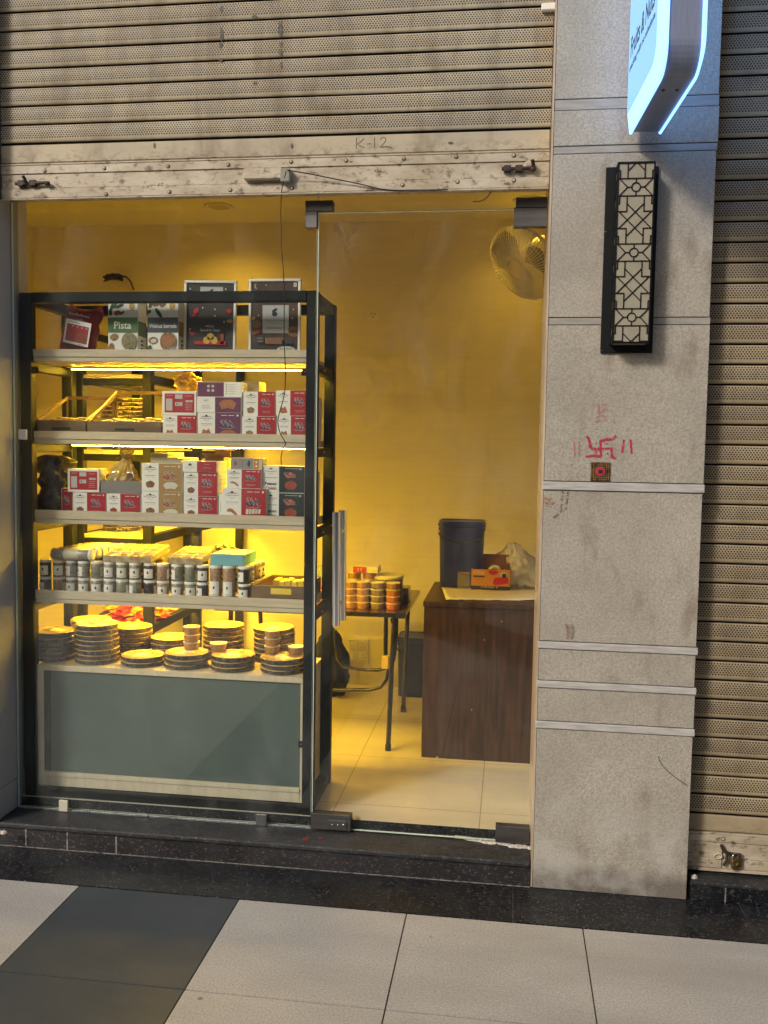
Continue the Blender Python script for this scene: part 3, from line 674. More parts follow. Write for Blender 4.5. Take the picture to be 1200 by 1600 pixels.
def colour_side(c, snack=None, dark='blue', art='white'):
    c.nx(); c.line([(.24, .90), (.46, .90)], .0020, PI_['white']); c.line([(.52, .90), (.74, .90)], .0020, PI_['white']); c.rect(.84, .91, .87, .93, PI_['white'])
    c.ell(.36, .52, .16, .08, PI_[dark], 10, .25); c.ell(.60, .55, .13, .07, PI_[dark], 10, .3)
    c.nx()
    for sx, ph in ((.30, 0.), (.46, 1.5), (.62, 3.1)):
        c.line([(sx + .11 * math.cos(t * 2.1 + ph) * (1 - t / 9), .62 + .12 * math.sin(t * 1.7 + ph) - .01 * t) for t in [k * .55 for k in range(11)]], .0011, PI_['film'])
    c.line([(.2, .44), (.32, .38), (.44, .41), (.56, .37), (.7, .42), (.8, .47)], .0011, PI_['film'])
    if snack == 'cards':
        for k in range(5):
            a = .18 + k * .125; c.nx(); c.poly([(a, .20 - .0 * k), (a + .10, .17 + .01 * k), (a + .13, .34), (a + .03, .36)], PI_['cream' if k % 2 else 'paper'])
        c.line([(.15, .1), (.85, .1)], .0009, PI_['film'])
    elif snack: c.nx(); c.poly([(.2, .22), (.3, .30), (.42, .33), (.6, .33), (.74, .30), (.84, .22), (.72, .08), (.5, .10), (.3, .07)], PI_[snack])
    else: c.line([(.25, .2), (.75, .2)], .0008, PI_['film']); c.line([(.3, .15), (.7, .15)], .0008, PI_['film'])
def label_side(c, border='white', body='red'):
    c.nx(); c.rect(.07, .95, .10, .90, PI_[body]); c.nx(); c.rect(.11, .30, .18, .68, PI_['film']); c.rect(.38, .60, .68, .86, PI_['film']); c.rect(.38, .60, .38, .54, PI_['film'])
    for k in range(3): c.ell(.15 + .06 * k, .82, .018, .022, PI_['film'], 8)
    c.ell(.75, .58, .07, .05, PI_['film'], 10); c.ell(.86, .58, .05, .05, PI_['film'], 10)
    for v in (.8, .46, .38, .3, .22): c.line([(.68, v), (.88, v)], .0008, PI_['white'])
    c.rect(.42, .46, .42, .50, PI_['ink'])
def carton(name, px, split, py, Y, depth, kindL, kindR, label, group, zb=None, snackL='tan', shL='fan', snackR=None, side='white', darkR='blue', rot=0., flip=False):
    """box whose front has a white panel (left) and a coloured panel (right)"""
    a = at(px[0], py[1], Y); b_ = at(px[1], py[0], Y); z0 = a.z if zb is None else zb; z1 = b_.z
    xs = at(split, (py[0] + py[1]) / 2, Y).x if split else None
    cx, cy = (a.x + b_.x) / 2, Y + depth / 2
    mb = MB(); 
    if rot: mb.T = Matrix.Translation((cx, cy, z0)) @ Matrix.Rotation(rot, 4, 'Y') @ Matrix.Translation((-cx, -cy, -z0))
    mb.rbox(a.x + .0006, b_.x - .0006, Y, Y + depth, z0, z1 - .0006, .0012, PI_[side])
    def panel(x0, x1, kind, snack, shp):
        c = Card(mb, (x0, Y - .0002, z0 + .001), (x1 - x0, 0, 0), (0, 0, z1 - z0 - .002), (0, -1, 0))
        c.nx(); c.rect(0, 1, 0, 1, PI_[kind])
        if kind in ('white',): white_side(c, snack, shp)
        elif kind == 'label': pass
        else: colour_side(c, snack, darkR)
    x0, x1 = a.x + .0018, b_.x - .0018
    if kindL == 'label':
        c = Card(mb, (x0, Y - .0002, z0 + .001), (x1 - x0, 0, 0), (0, 0, z1 - z0 - .002), (0, -1, 0)); label_side(c)
    elif flip == 'plain': pass
    elif xs: panel(x0, xs, kindL, snackL, shL); panel(xs, x1, kindR, snackR, shL)
    # printed right-hand side
    c = Card(mb, (b_.x - .0004, Y + .002, z0 + .002), (0, depth - .004, 0), (0, 0, z1 - z0 - .004), (1, 0, 0)); c.nx()
    if kindR in PI_ and kindL != 'label': 
        c.rect(.0, 1, .0, 1, PI_[side]); c.nx(); c.line([(.2, .7), (.8, .7)], .001, PI_['grey']); c.line([(.2, .5), (.8, .5)], .001, PI_['grey'])
    ob = mb.build(name, PL, origin=(cx, cy, z0)); tag(ob, label, 'box', group); return ob
GR = 'two-tone snack boxes on the display shelves'
Z2 = 1.5425; Z3 = 1.237; Z4 = .9235; Z1 = 1.8545
def top_of(o): return max((v.co.z for v in o.data.vertices)) + o.location.z
# shelf 2
D_ = .075
b1 = carton('snack_box', (254, 308), 277, (649, 680), .075, D_, 'white', 'red', 'white and red snack box on second shelf, under the box with the red label side', GR, Z2, shL='tri')
carton('snack_box', (253, 307), None, (611, 650), .075, D_, 'label', 'red', 'snack box showing its red framed label side beside the wooden tray', GR, top_of(b1) + .0005)
b2 = carton('snack_box', (308.5, 377), 336, (645, 681), .075, D_, 'white', 'purple', 'white and purple snack box at the bottom of the tall purple stack', GR, Z2, shL='tri', snackR='tan')
b3 = carton('snack_box', (307.5, 377), 335, (620.5, 645.5), .075, D_, 'white', 'purple', 'white and purple snack box in the middle of the tall purple stack', GR, top_of(b2) + .0005, flip='plain', side='white')
# middle and top purple boxes: custom printed faces
def face(ob_px, Y, draw, zb):
    a = at(ob_px[0], ob_px[3], Y); b_ = at(ob_px[1], ob_px[2], Y); return a, b_
def custom_box(name, px0, px1, py0, py1, Y, depth, zb, draw, label, cat='box', group=None, side='white', bev=.0012):
    a = at(px0, py1, Y); b_ = at(px1, py0, Y); z0 = zb if zb is not None else a.z
    mb = MB(); mb.rbox(a.x, b_.x, Y, Y + depth, z0, b_.z, bev, PI_[side])
    c = Card(mb, (a.x + .0015, Y - .0002, z0 + .0012), (b_.x - a.x - .003, 0, 0), (0, 0, b_.z - z0 - .0024), (0, -1, 0))
    draw(c); ob = mb.build(name, PL, origin=((a.x + b_.x) / 2, Y + depth / 2, z0)); return tag(ob, label, cat, group)
bpy.data.objects.remove(b3)
def d_mid(c):
    c.nx(); c.rect(.41, 1, 0, 1, PI_['purple']); c.nx(); c.line([(.16, .74), (.18, .84), (.2, .74), (.24, .84), (.26, .74)], .0012, PI_['ink']); c.line([(.1, .42), (.3, .42)], .0012, PI_['ink']); c.line([(.1, .28), (.32, .28)], .0012, PI_['ink'])
    c.poly([(.5, .62), (.6, .82), (.8, .84), (.9, .6), (.84, .2), (.7, .3), (.56, .2)], PI_['tan'])
b3 = custom_box('snack_box', 307.5, 377, 620.5, 645.5, .075, D_, top_of(b2) + .0005, d_mid, 'snack box with fanned crackers on purple, middle of the tall purple stack', group=GR)
def d_top(c):
    c.nx(); c.rect(0, .60, 0, 1, PI_['purple']); c.nx()
    for u in (.25, .35):
        for v in (.72, .42): c.ell(u, v, .035, .10, PI_['film'], 12)
    for k in range(5): c.ell(.66, .84 - k * .16, .013, .035, PI_['ink'], 8); c.line([(.70, .84 - k * .16), (.86, .84 - k * .16)], .001, PI_['grey'])
custom_box('snack_box', 308, 378, 597, 620.7, .078, D_, top_of(b3) + .0005, d_top, 'snack box with four round icons and a bullet list, top of the tall purple stack', group=GR)
b4 = carton('snack_box', (378, 432), 401, (650.8, 681), .07, D_, 'white', 'red', 'white and red snack box, lower one right of the purple stack', GR, Z2, shL='ball', snackL='nut')
carton('snack_box', (380, 430.5), 403, (612, 651), .075, D_, 'white', 'red', 'white and red snack box, upper one right of the purple stack', GR, top_of(b4) + .0005, shL='ball', snackL='nut')
b5 = carton('snack_box', (432.5, 484), 454.5, (650, 681), .07, D_, 'white', 'red', 'lower white and red snack box against the right post on second shelf', GR, Z2, shL='tri')
carton('snack_box', (430.9, 484), 453.5, (610, 650.5), .075, D_, 'white', 'red', 'upper white and red snack box against the right post on second shelf', GR, top_of(b5) + .0005, shL='tri')
for k in range(3):
    for l in range(2):
        x0 = SX1 - .11; y0 = .165 + k * .072; z0 = Z2 + l * .086
        mb = MB().rbox(x0, x0 + .10, y0, y0 + .068, z0, z0 + .0855, .001, PI_['white']); c = Card(mb, (x0 + .1002, y0 + .003, z0 + .003), (0, .062, 0), (0, 0, .08), (1, 0, 0)); c.nx(); c.line([(.3, .1), (.3, .9)], .0015, PI_['grey']); c.line([(.6, .2), (.6, .8)], .0012, PI_['grey'])
        if k == 1 and l == 0: c.nx(); c.rect(.2, .5, .1, .9, PI_['red'])
        tag(mb.build('snack_box', PL, origin=(x0 + .05, y0 + .03, z0)), ('%s white snack box edge from front, %s row, beyond second shelf right post' % (ordn(k), 'upper' if l else 'lower')), 'box', GR)
# small yellow-lit carton behind
custom_box('small_carton', 378, 405, 596, 612, .17, .1, at(380, 612, .17).z - .003, lambda c: None, 'small plain carton lying on the boxes beside the list-printed box', side='cream')
# shelf 3
carton('snack_box', (96, 113.5), 97, (763, 801), .085, D_, 'white', 'red', 'red snack box half hidden behind the black bag on third shelf', GR, Z3)
c1 = carton('snack_box', (114, 166), 136, (770, 803), .075, D_, 'white', 'red', 'white and red snack box below the tilted label box on third shelf', GR, Z3, shL='ball', snackL='brown')
c2 = carton('snack_box', (166.5, 220), 188, (772, 804), .075, D_, 'white', 'red', 'white and red snack box under the grey glitter tray on third shelf', GR, Z3, shL='ball', snackL='redbrown')
carton('snack_box', (105.5, 155), None, (733, 770), .072, D_, 'label', 'red', 'snack box showing a red label side, resting tilted next to the black bag', GR, top_of(c1) + .001, rot=.0)
c3 = carton('snack_box', (221, 285), 248, (768.5, 805), .07, D_, 'white', 'kraft', 'white and kraft snack box, lower of the pair on third shelf', GR, Z3, shL='ball', snackL='brown', snackR='paper', darkR='redbrown')
c4 = carton('snack_box', (221, 285), 248, (724.5, 769), .07, D_, 'white', 'kraft', 'white and kraft snack box, upper of the pair on third shelf', GR, top_of(c3) + .0005, shL='ball', snackL='brown', snackR='paper', darkR='redbrown')
c5 = carton('snack_box', (287, 340), 309.5, (776, 806), .066, .13, 'white', 'red', 'white and red snack box at the bottom of the three box stack', GR, Z3, shL='ball', snackL='brown')
c6 = carton('snack_box', (287, 340), 309.5, (738.5, 776.5), .066, .13, 'white', 'red', 'white and red snack box in the middle of the three box stack', GR, top_of(c5) + .0005, shL='ball', snackL='brown')
def d_lid(c):
    c.nx(); c.rect(.42, 1, 0, 1, PI_['red']); c.nx(); c.poly([(.14, .6), (.21, .85), (.28, .6)], PI_['ink']); c.line([(.06, .45), (.2, .35), (.36, .45)], .001, PI_['grey']); c.line([(.62, .72), (.8, .72)], .0012, PI_['film']); c.line([(.6, .4), (.84, .4)], .0012, PI_['film'])
custom_box('snack_box', 285.5, 338.5, 721, 738.3, .062, .13, top_of(c6) + .0005, d_lid, 'flat white and red snack box on top of the three box stack', group=GR)
custom_box('snack_box', 341.5, 349, 772, 806, .07, .08, Z3, lambda c: (c.nx(), c.line([(.4, .3), (.4, .7)], .001, PI_['grey'])), 'narrow plain white box squeezed beside the three box stack', group=GR)
c7 = carton('snack_box', (347.5, 416.5), 377, (764, 809), .052 + .012, .09, 'white', 'red', 'large white and red snack box with fanned slices on third shelf', GR, Z3, shL='fan', snackR='cards')
c8 = carton('snack_box', (354, 408.5), 377.5, (734, 764.5), .07, .08, 'white', 'red', 'white and red snack box standing on the large box with fanned slices', GR, top_of(c7) + .0005, shL='fan')
def d_grey(c):
    c.nx(); c.rect(0, .72, 0, 1, PI_['grey']); c.rect(.74, .9, 0, 1, PI_['orange']); c.nx(); c.ell(.14, .5, .05, .22, PI_['redbrown'], 12); c.line([(.36, .2), (.36, .8)], .0014, PI_['ink']); c.ell(.58, .5, .05, .3, PI_['ink'], 10, .3); c.ell(.82, .66, .03, .1, PI_['white'], 8); c.ell(.82, .3, .03, .1, PI_['white'], 8)
custom_box('small_carton', 360.5, 410, 716, 733.7, .078, .07, top_of(c8) + .0005, d_grey, 'grey and orange printed carton lying on the upper red snack box', side='cream')
def blk(px, py, zb, lab, top):
    def d(c):
        c.nx(); c.rect(.395, 1, 0, 1, PI_['black']); c.nx()
        c.poly([(.14, .88), (.2, .94), (.26, .88)], PI_['ink']); c.line([(.05, .82), (.2, .79), (.34, .82)], .0014, PI_['ink']); c.line([(.12, .75), (.2, .71), (.28, .75)], .001, PI_['grey']); c.line([(.06, .56), (.35, .56)], .0014, PI_['ink'])
        c.nx(); c.text('Peanut', .2, .34, .28, PI_['ink']); c.text('Chikki', .2, .16, .26, PI_['brown'])
        c.line([(.54, .92), (.86, .92)], .0018, PI_['film']); c.rect(.88, .93, .88, .94, PI_['film']); c.ell(.66, .66, .13, .12, PI_['redbrown'], 12, .3); c.ell(.68, .28, .15, .17, PI_['redbrown'], 12, .1)
        c.nx()
        for sx, ph in ((.58, 0.), (.72, 2.1)): c.line([(sx + .08 * math.cos(t * 2.1 + ph), .70 + .10 * math.sin(t * 1.7 + ph) - .01 * t) for t in [k * .6 for k in range(8)]], .001, PI_['film'])
    return custom_box('snack_box', px[0], px[1], py[0], py[1], .085, .1, zb, d, lab, group=GR)
d1 = blk((409.5, 476), (771, 808), Z3, 'white and black peanut chikki box, lower one at the right end of third shelf', 0)
blk((409.5, 476.5), (729, 771.5), top_of(d1) + .0005, 'white and black peanut chikki box, upper one at the right end of third shelf', 1)
for k in range(2):
    for l in range(2):
        x0 = SX1 - .1; y0 = .2 + k * .085; z0 = Z3 + l * .09
        mb = MB().rbox(x0, x0 + .09, y0, y0 + .07, z0, z0 + .0895, .001, PI_['cream'] if k else PI_['black']); tag(mb.build('snack_box', PL, origin=(x0, y0, z0)), '%s snack box at %s of third shelf, beyond right post, %s' % ('cream' if k else 'black', 'rear' if k else 'middle', 'upper' if l else 'lower'), 'box', GR)
zk = top_of(c4)
custom_box('flat_carton', 235, 283, 716, 724.5, .13, .2, zk + .0005, lambda c: None, 'long flat pale carton lying on the kraft snack boxes, lower of two', group='flat cartons', side='cream')
custom_box('flat_carton', 236, 262, 708, 716, .15, .18, zk + .0195, lambda c: None, 'short flat pale carton lying on the kraft snack boxes, upper of two', group='flat cartons', side='cream')
oc = MB(); a = at(322, 735, .2); oc.rbox(a.x, a.x + .075, .19, .3, at(322, 738, .13).z + .001, at(322, 715, .2).z, .001, PI_['kraft']); oc.T = None
z_ = at(322, 715, .2).z; oc.add([(a.x, .19, z_), (a.x + .075, .19, z_), (a.x + .08, .16, z_ + .018), (a.x - .004, .16, z_ + .018), (a.x, .191, z_ - .0), (a.x + .075, .191, z_ - .0)], [(0, 1, 2, 3)], PI_['kraft']); oc.box(a.x + .004, a.x + .071, .296, .299, z_, z_ + .03, PI_['kraft'])
tag(oc.build('open_carton', PL, origin=(a.x, .2, z_ - .05)), 'small brown carton with open flaps behind the three box stack', 'box')

# crumpled shapes
def sack(name, c, h, prof, amp, seed, m, nseg=56, nr=34, fold=.5, sx=1., sy=1., lean=(0, 0), parent=None):
    mb = MB(); vs = []; c = Vector(c)
    for i in range(nr + 1):
        t = i / nr
        # radius profile
        for (t0, r0), (t1, r1) in zip(prof, prof[1:]):
            if t0 <= t <= t1: r = r0 + (r1 - r0) * ((t - t0) / (t1 - t0)); break
        for k in range(nseg):
            a = 2 * PI * k / nseg; d = Vector((math.cos(a), math.sin(a), t * 2.2))
            n1 = mn.noise(d * 2.3 + Vector((seed, 0, 0))); n2 = abs(mn.noise(Vector((d.x * 5, d.y * 5, t * 4)) + Vector((0, seed, 0)))); n3 = abs(mn.noise(Vector((d.x * 11, d.y * 11, t * 9)) + Vector((seed, seed, 1))))
            rr = r * (1 + amp * (n1 + fold * (n2 - .25) * 2 + fold * .6 * (n3 - .2)))
            dz = h * .05 * mn.noise(d * 3 + Vector((1, 2, seed))) * (1 if 0 < t else 0)
            vs.append(c + Vector((math.cos(a) * rr * sx + lean[0] * t, math.sin(a) * rr * sy + lean[1] * t, t * h + max(dz, -t * h))))
    n = nseg; fs = []
    for i in range(nr):
        for k in range(n): fs.append((i * n + k, i * n + (k + 1) % n, (i + 1) * n + (k + 1) % n, (i + 1) * n + k))
    fs.append(list(range(n))[::-1]); fs.append([nr * n + k for k in range(n)])
    mb.add(vs, fs, 0, True)
    return mb.build(name, m, parent, origin=c)
M_BAGB = mat('black_bag_plastic', (.014, .015, .017), .35, c2=(.022, .023, .026), ns=30, bump=.6, bs=60, bd=.004)
c0 = at(83, 800, .17)
tag(sack('carrier_bag', (c0.x - .004, .185, Z3), at(80, 712, .17).z - Z3, [(0, .066), (.2, .068), (.45, .035), (.6, .045), (.8, .066), (.92, .062), (1, .03)], .5, 3.1, M_BAGB, fold=.9, sy=.8), 'crumpled black plastic bag at the left end of third shelf', 'bag')
# glitter tray and gold organza bag
gz = top_of(c2) + .001; a = at(158, 770, .075); b_ = at(220, 752, .075)
M_GLIT = mat('grey_glitter_board', (.16, .15, .14), .5, c2=(.30, .28, .26), ns=400, bump=.3, bs=400)
mb = MB(); mb.box(a.x, b_.x, .075, .079, gz, b_.z); mb.box(a.x, b_.x, .165, .169, gz, b_.z); mb.box(a.x, a.x + .004, .079, .165, gz, b_.z); mb.box(b_.x - .004, b_.x, .079, .165, gz, b_.z); mb.box(a.x + .004, b_.x - .004, .079, .165, gz, gz + .003)
tag(mb.build('glitter_tray', M_GLIT, origin=(a.x, .12, gz)), 'grey glitter board tray on a red snack box, holding the gold gift bag', 'tray')
gb = thing('organza_bag', 'gold see-through gift bag tied at the top, holding two silver tins', 'gift bag', (at(192, 752, .12).x, .122, gz + .004))
sack('bag_cloth', (at(190, 752, .12).x, .122, gz + .004), at(200, 700, .12).z - gz - .004, [(0, .062), (.25, .062), (.5, .045), (.72, .016), (.8, .012), (.92, .027), (1, .022)], .28, 5.5, M_ORG, fold=1.2, sy=.62, lean=(.022, 0), parent=gb)
for px, py in ((181, 744), (203, 745)):
    q = at(px, py, .105); mb = MB(); mb.T = Matrix.Translation(q) @ Matrix.Rotation(PI / 2, 4, 'X'); tt = mb.lathe((0, 0, -.012), [(.018, 0), (.0205, .003), (.0205, .018), (.018, .021), (.014, .0215), (.013, .019), (.004, .019)], 20)
    tag(mb.build('silver_tin', M_CHROME, origin=q), 'round silver tin inside the gold gift bag, %s one' % ('left' if px < 190 else 'right'), 'tin', 'tins in the gold bag')
q = at(203, 716, .10); mb = MB(); mb.tube([q + Vector((.017 * math.cos(t), .012 * math.sin(t), .003 * math.sin(2 * t))) for t in [k * PI / 8 for k in range(16)]], .002, 6, closed=True); mb.tube([q + Vector((-.012, -.008, 0)), q + Vector((-.04, -.01, .004)), q + Vector((-.052, -.01, -.004))], .0016, 6); mb.build('ribbon', mat('brown_ribbon', (.12, .06, .02), .5), gb)

# trays with packets on second shelf (tilted lids behind)
M_TRAYW = mk_lam('tray_wood', (.22, .15, .08), (.14, .09, .05), (.8, 4, 5), .4)
M_PACK = mat('glossy_packet', (.50, .40, .18), .25, c2=(.30, .18, .06), ns=60, coat=.6)
def packet(x, y, z, a, ti, L=.06):
    mb = MB(); mb.T = Matrix.Translation((x, y, z)) @ Matrix.Rotation(a, 4, 'Z') @ Matrix.Rotation(ti, 4, 'Y')
    bm = bmesh.new(); bmesh.ops.create_uvsphere(bm, u_segments=10, v_segments=6, radius=1)
    for v in bm.verts: v.co = Vector((v.co.x * L * .5, v.co.y * .014, v.co.z * .0055 * (1 + .4 * mn.noise(v.co * 2 + Vector((x * 50, 0, 0))))))
    mb.frombm(bm, 0, True); ob = mb.build('packet', M_PACK, origin=(x, y, z)); return ob
def sloped_tray(px0, px1, pyb, pylip, ptop, lab, k):
    x0 = at(px0, pyb, .075).x; x1 = at(px1, pyb, .075).x; z0 = Z2; z1 = at(px0, pylip, .075).z
    t = thing('wooden_tray', lab, 'tray', ((x0 + x1) / 2, .2, z0), 'trays of packets on second shelf')
    zt = at((px0 + px1) / 2, ptop, .33).z
    MB().rbox(x0, x1, .075, .083, z0, z1, .001).build('front_board', M_TRAYW, t)
    mb = MB()
    for xa in (x0, x1 - .007): mb.add([(xa, .083, z1 - .012), (xa + .007, .083, z1 - .012), (xa + .007, .083, z1), (xa, .083, z1), (xa, .34, zt - .012), (xa + .007, .34, zt - .012), (xa + .007, .34, zt), (xa, .34, zt)], [(0, 1, 2, 3), (4, 7, 6, 5), (0, 4, 5, 1), (3, 2, 6, 7), (0, 3, 7, 4), (1, 5, 6, 2)])
    mb.build('side_board', M_TRAYW, t); mb = MB()
    for xa in (x0, x1 - .007): mb.box(xa, xa + .007, .0835, .3395, z0 + .0005, z1 - .0125); mb.box(xa, xa + .007, .333, .3398, z1 - .012, zt - .0125)
    mb.build('tray_wall', M_TRAYW, t)
    mb = MB(); mb.box(x0 + .007, x1 - .007, .333, .34, zt - .014, zt); mb.box(x0 + .007, x1 - .007, .084, .33, z0, z0 + .004); mb.build('rim', M_TRAYW, t)
    c = (px0 + px1) / 2; p0 = at(c - 14, pyb - 4, .0745); p1 = at(c + 16, pyb - 10, .0745)
    MB().rbox(p0.x, p1.x, .073, .0748, (z0 + z1) / 2 - .005, (z0 + z1) / 2 + .005, .0006).build('label_slot', mat('slot_dark', (.03, .04, .02), .5), t)
    return x0, x1, z1
TR = [sloped_tray(54, 134, 673, 656, 619 + 0, 'left wooden tray of loose packets on second shelf', 0), sloped_tray(136, 252, 675, 658, 611, 'wide wooden tray of loose packets beside the red label box', 1)]
n_ = 0
GP = 'loose packets in the wooden trays'
for (x0, x1, z1), cnt, w_ in ((TR[0], 12, 'left tray'), (TR[1], 16, 'wide tray')):
    for k in range(cnt):
        x = x0 + .03 + (x1 - x0 - .06) * (k + .5) / cnt; y = .10 + .045 * (k % 4) + random.uniform(-.006, .006)
        o = packet(x, y, z1 - .006 + .003 * (k % 3) + (y - .1) * .12, random.uniform(-.5, .5), random.uniform(-.1, .1))
        tag(o, 'small glossy snack packet, %s from the left in the %s of second shelf' % (ordn(k), w_), 'packet', GP + ', ' + w_)
# top shelf: red bag, two cartons, two posters
RB = mat('red_foil_bag', (.30, .012, .018), .28, c2=(.20, .01, .014), ns=8, bump=.5, bs=22, bd=.006)
rb = thing('red_snack_bag', 'tilted shiny red foil snack bag at the left end of the top shelf', 'bag', (at(127, 546, .15).x, .15, Z1))
def pillow(par, pts, Y, th, m, name):
    """soft bag from an outline in photo pixels"""
    P3 = [at(x, y, Y) for x, y in pts]; c = sum(P3, Vector()) / len(P3); n = len(P3); mb = MB(); vs = []; rings = 8
    for s_ in (-1, 1):
        for i in range(rings + 1):
            f = 1 - i / rings
            for p in P3:
                q = c + (p - c) * f; d = th * math.sqrt(max(0, 1 - f ** 3)) * (1 + .25 * mn.noise(q * 25)); vs.append((q.x, Y + s_ * d, max(q.z, Z1)))
    N = (rings + 1) * n; fs = []
    for s_ in (0, 1):
        for i in range(rings):
            for k in range(n): fs.append((s_ * N + i * n + k, s_ * N + i * n + (k + 1) % n, s_ * N + (i + 1) * n + (k + 1) % n, s_ * N + (i + 1) * n + k))
    mb.add(vs, fs, 0, True); return mb.build(name, m, par)
OUT = [(92, 548), (96, 525), (101, 500), (105, 480), (112, 474), (119, 480), (128, 483), (141, 484), (152, 481), (160, 479), (163, 491), (160, 499), (154, 508), (156, 520), (150, 532), (149, 548), (120, 549)]
pillow(rb, OUT, .15, .035, RB, 'bag_body')
mb = MB(); Yc = .108
A = at(104, 497, Yc); B = at(141, 506, Yc); C = at(98, 534, Yc)
c = Card(mb, C, at(137, 543, Yc) - C, A - C, (0, -1, 0)); c.rect(0, 1, 0, 1, PI_['white']); c.nx(); c.rect(.07, .93, .1, .82, PI_['red'])
c.nx(); [c.ell(.3 + .18 * k, .74, .03, .03, PI_['film'], 8) for k in range(4)]; c.rect(.45, .93, .12, .5, PI_['redbrown']); c.line([(.1, .9), (.55, .9)], .0015, PI_['ink']); c.line([(.6, .05), (.85, .05)], .0015, PI_['ink'])
c2_ = Card(mb, at(104, 493, Yc), at(146, 503, Yc) - at(104, 493, Yc), Vector((0, 0, .02)), (0, -1, 0)); 
for k in range(9): c2_.rect(.1 + .085 * k, .16 + .085 * k, .45, .95 if k in (0, 3, 5) else .75, PI_['film'])
mb.build('printed_label', PL, rb)
def nut_carton(px, py, side_px, draw, label):
    a = at(px[0], py[1], .13); b_ = at(px[1], py[0], .13); xs = at(side_px, 500, .2).x
    mb = MB(); mb.rbox(a.x, b_.x, .13, .215, Z1, b_.z + .012, .0015, PI_['white'])
    c = Card(mb, (a.x + .001, .1298, Z1 + .001), (b_.x - a.x - .002, 0, 0), (0, 0, b_.z + .010 - Z1), (0, -1, 0)); draw(c)
    c = Card(mb, (b_.x + .0002, .132, Z1 + .002), (0, .08, 0), (0, 0, b_.z + .008 - Z1), (1, 0, 0)); c.nx(); c.rect(0, 1, .36, .62, PI_['green' if px[0] < 200 else 'kraft']); [c.rect(.3, .6, .05 + .07 * k, .09 + .07 * k, PI_['ink']) for k in range(4)]
    ob = mb.build('nut_carton', PL, origin=((a.x + b_.x) / 2, .17, Z1)); return tag(ob, label, 'box', 'nut cartons on the top shelf')
def leaves(c, pts, m='leaf'):
    for (u, v, ru, rv, an) in pts:
        c.nx(); n = 12; c.poly([(u + ru * math.cos(2 * PI * k / n) * math.cos(an) - rv * math.sin(2 * PI * k / n) * math.sin(an), v + (ru * math.cos(2 * PI * k / n) * math.sin(an) + rv * math.sin(2 * PI * k / n) * math.cos(an)) * .62) for k in range(n)], PI_[m])
def d_pista(c):
    leaves(c, [(.12, .86, .13, .05, 1.2), (.24, .90, .13, .045, .9), (.38, .88, .16, .05, .3), (.08, .76, .08, .06, 1.9), (.48, .76, .09, .04, .6)])
    leaves(c, [(.32, .76, .12, .07, .2)], 'redbrown'); c.ell(.80, .88, .09, .06, PI_['gold'], 14); c.line([(.64, .80), (.96, .80)], .001, PI_['brown'])
    c.nx(); c.rect(0, 1, .42, .68, PI_['green']); c.nx(); c.text('Pista', .5, .545, .58, PI_['white'], .13)
    leaves(c, [(.2, .34, .14, .09, .3), (.1, .15, .14, .08, 1.3)], 'nut'); c.nx(); c.ell(.72, .26, .26, .16, PI_['pistachio'], 20); leaves(c, [(.62, .31, .09, .04, .5), (.8, .24, .08, .04, -.4), (.66, .2, .08, .04, 1.)], 'nut'); leaves(c, [(.8, .1, .11, .08, 0)], 'leaf')
def d_walnut(c):
    leaves(c, [(.28, .92, .13, .08, .2), (.5, .92, .12, .09, .5)], 'brown'); leaves(c, [(.1, .9, .1, .06, 1.), (.36, .76, .18, .06, -.9), (.05, .78, .08, .05, .6)]); c.ell(.80, .88, .09, .06, PI_['gold'], 14); c.line([(.62, .80), (.98, .80)], .001, PI_['brown'])
    c.nx(); c.rect(0, 1, .42, .68, PI_['slate']); c.nx(); c.text('Walnut kernels', .5, .535, .90, PI_['white'], .075)
    leaves(c, [(.18, .28, .15, .10, .1)], 'brown'); leaves(c, [(.2, .27, .10, .06, .1)], 'paper'); leaves(c, [(.07, .13, .11, .07, 1.4)], 'leaf'); c.nx(); c.ell(.68, .26, .27, .17, PI_['nut'], 20); c.nx(); c.ell(.66, .28, .18, .10, PI_['tan'], 14, .2); c.nx(); c.ell(.84, .1, .12, .07, PI_['silver'], 14)
nut_carton((169, 215.5), (472, 546), 224, d_pista, 'white nut carton with a green band reading Pista on the top shelf')
nut_carton((230.5, 279), (472, 546), 287, d_walnut, 'white nut carton with a dark band reading Walnut kernels on the top shelf')
def poster(px, py, draw, label, lean):
    a = at(px[0], py[1], .16); b_ = at(px[1], py[0], .16); H = b_.z - Z1; W = b_.x - a.x
    t = thing('framed_poster', label, 'poster', ((a.x + b_.x) / 2, .16, Z1), 'posters on the top shelf')
    T = Matrix.Translation((a.x, .16, Z1)) @ Matrix.Rotation(lean, 4, 'Y')
    f = MB(); f.T = T; e = .010
    f.rbox(0, W, 0, .012, 0, e, .002, seg=2); f.rbox(0, W, 0, .012, H - e, H, .002, seg=2); f.rbox(0, e, 0, .012, e, H - e, .002, seg=2); f.rbox(W - e, W, 0, .012, e, H - e, .002, seg=2)
    f.build('frame', P['white'], t)
    s_ = MB(); s_.T = T; s_.box(e, W - e, .006, .010, e, H - e, PI_['posterdark']); c = Card(s_, (e, .0056, e), (W - 2 * e, 0, 0), (0, 0, H - 2 * e), (0, -1, 0)); draw(c); s_.build('print', PL, t)
    return t
def stars(c, pts, m='white', r=.014):
    for u, v in pts: c.ell(u, v, r, r * .8, PI_[m], 7)
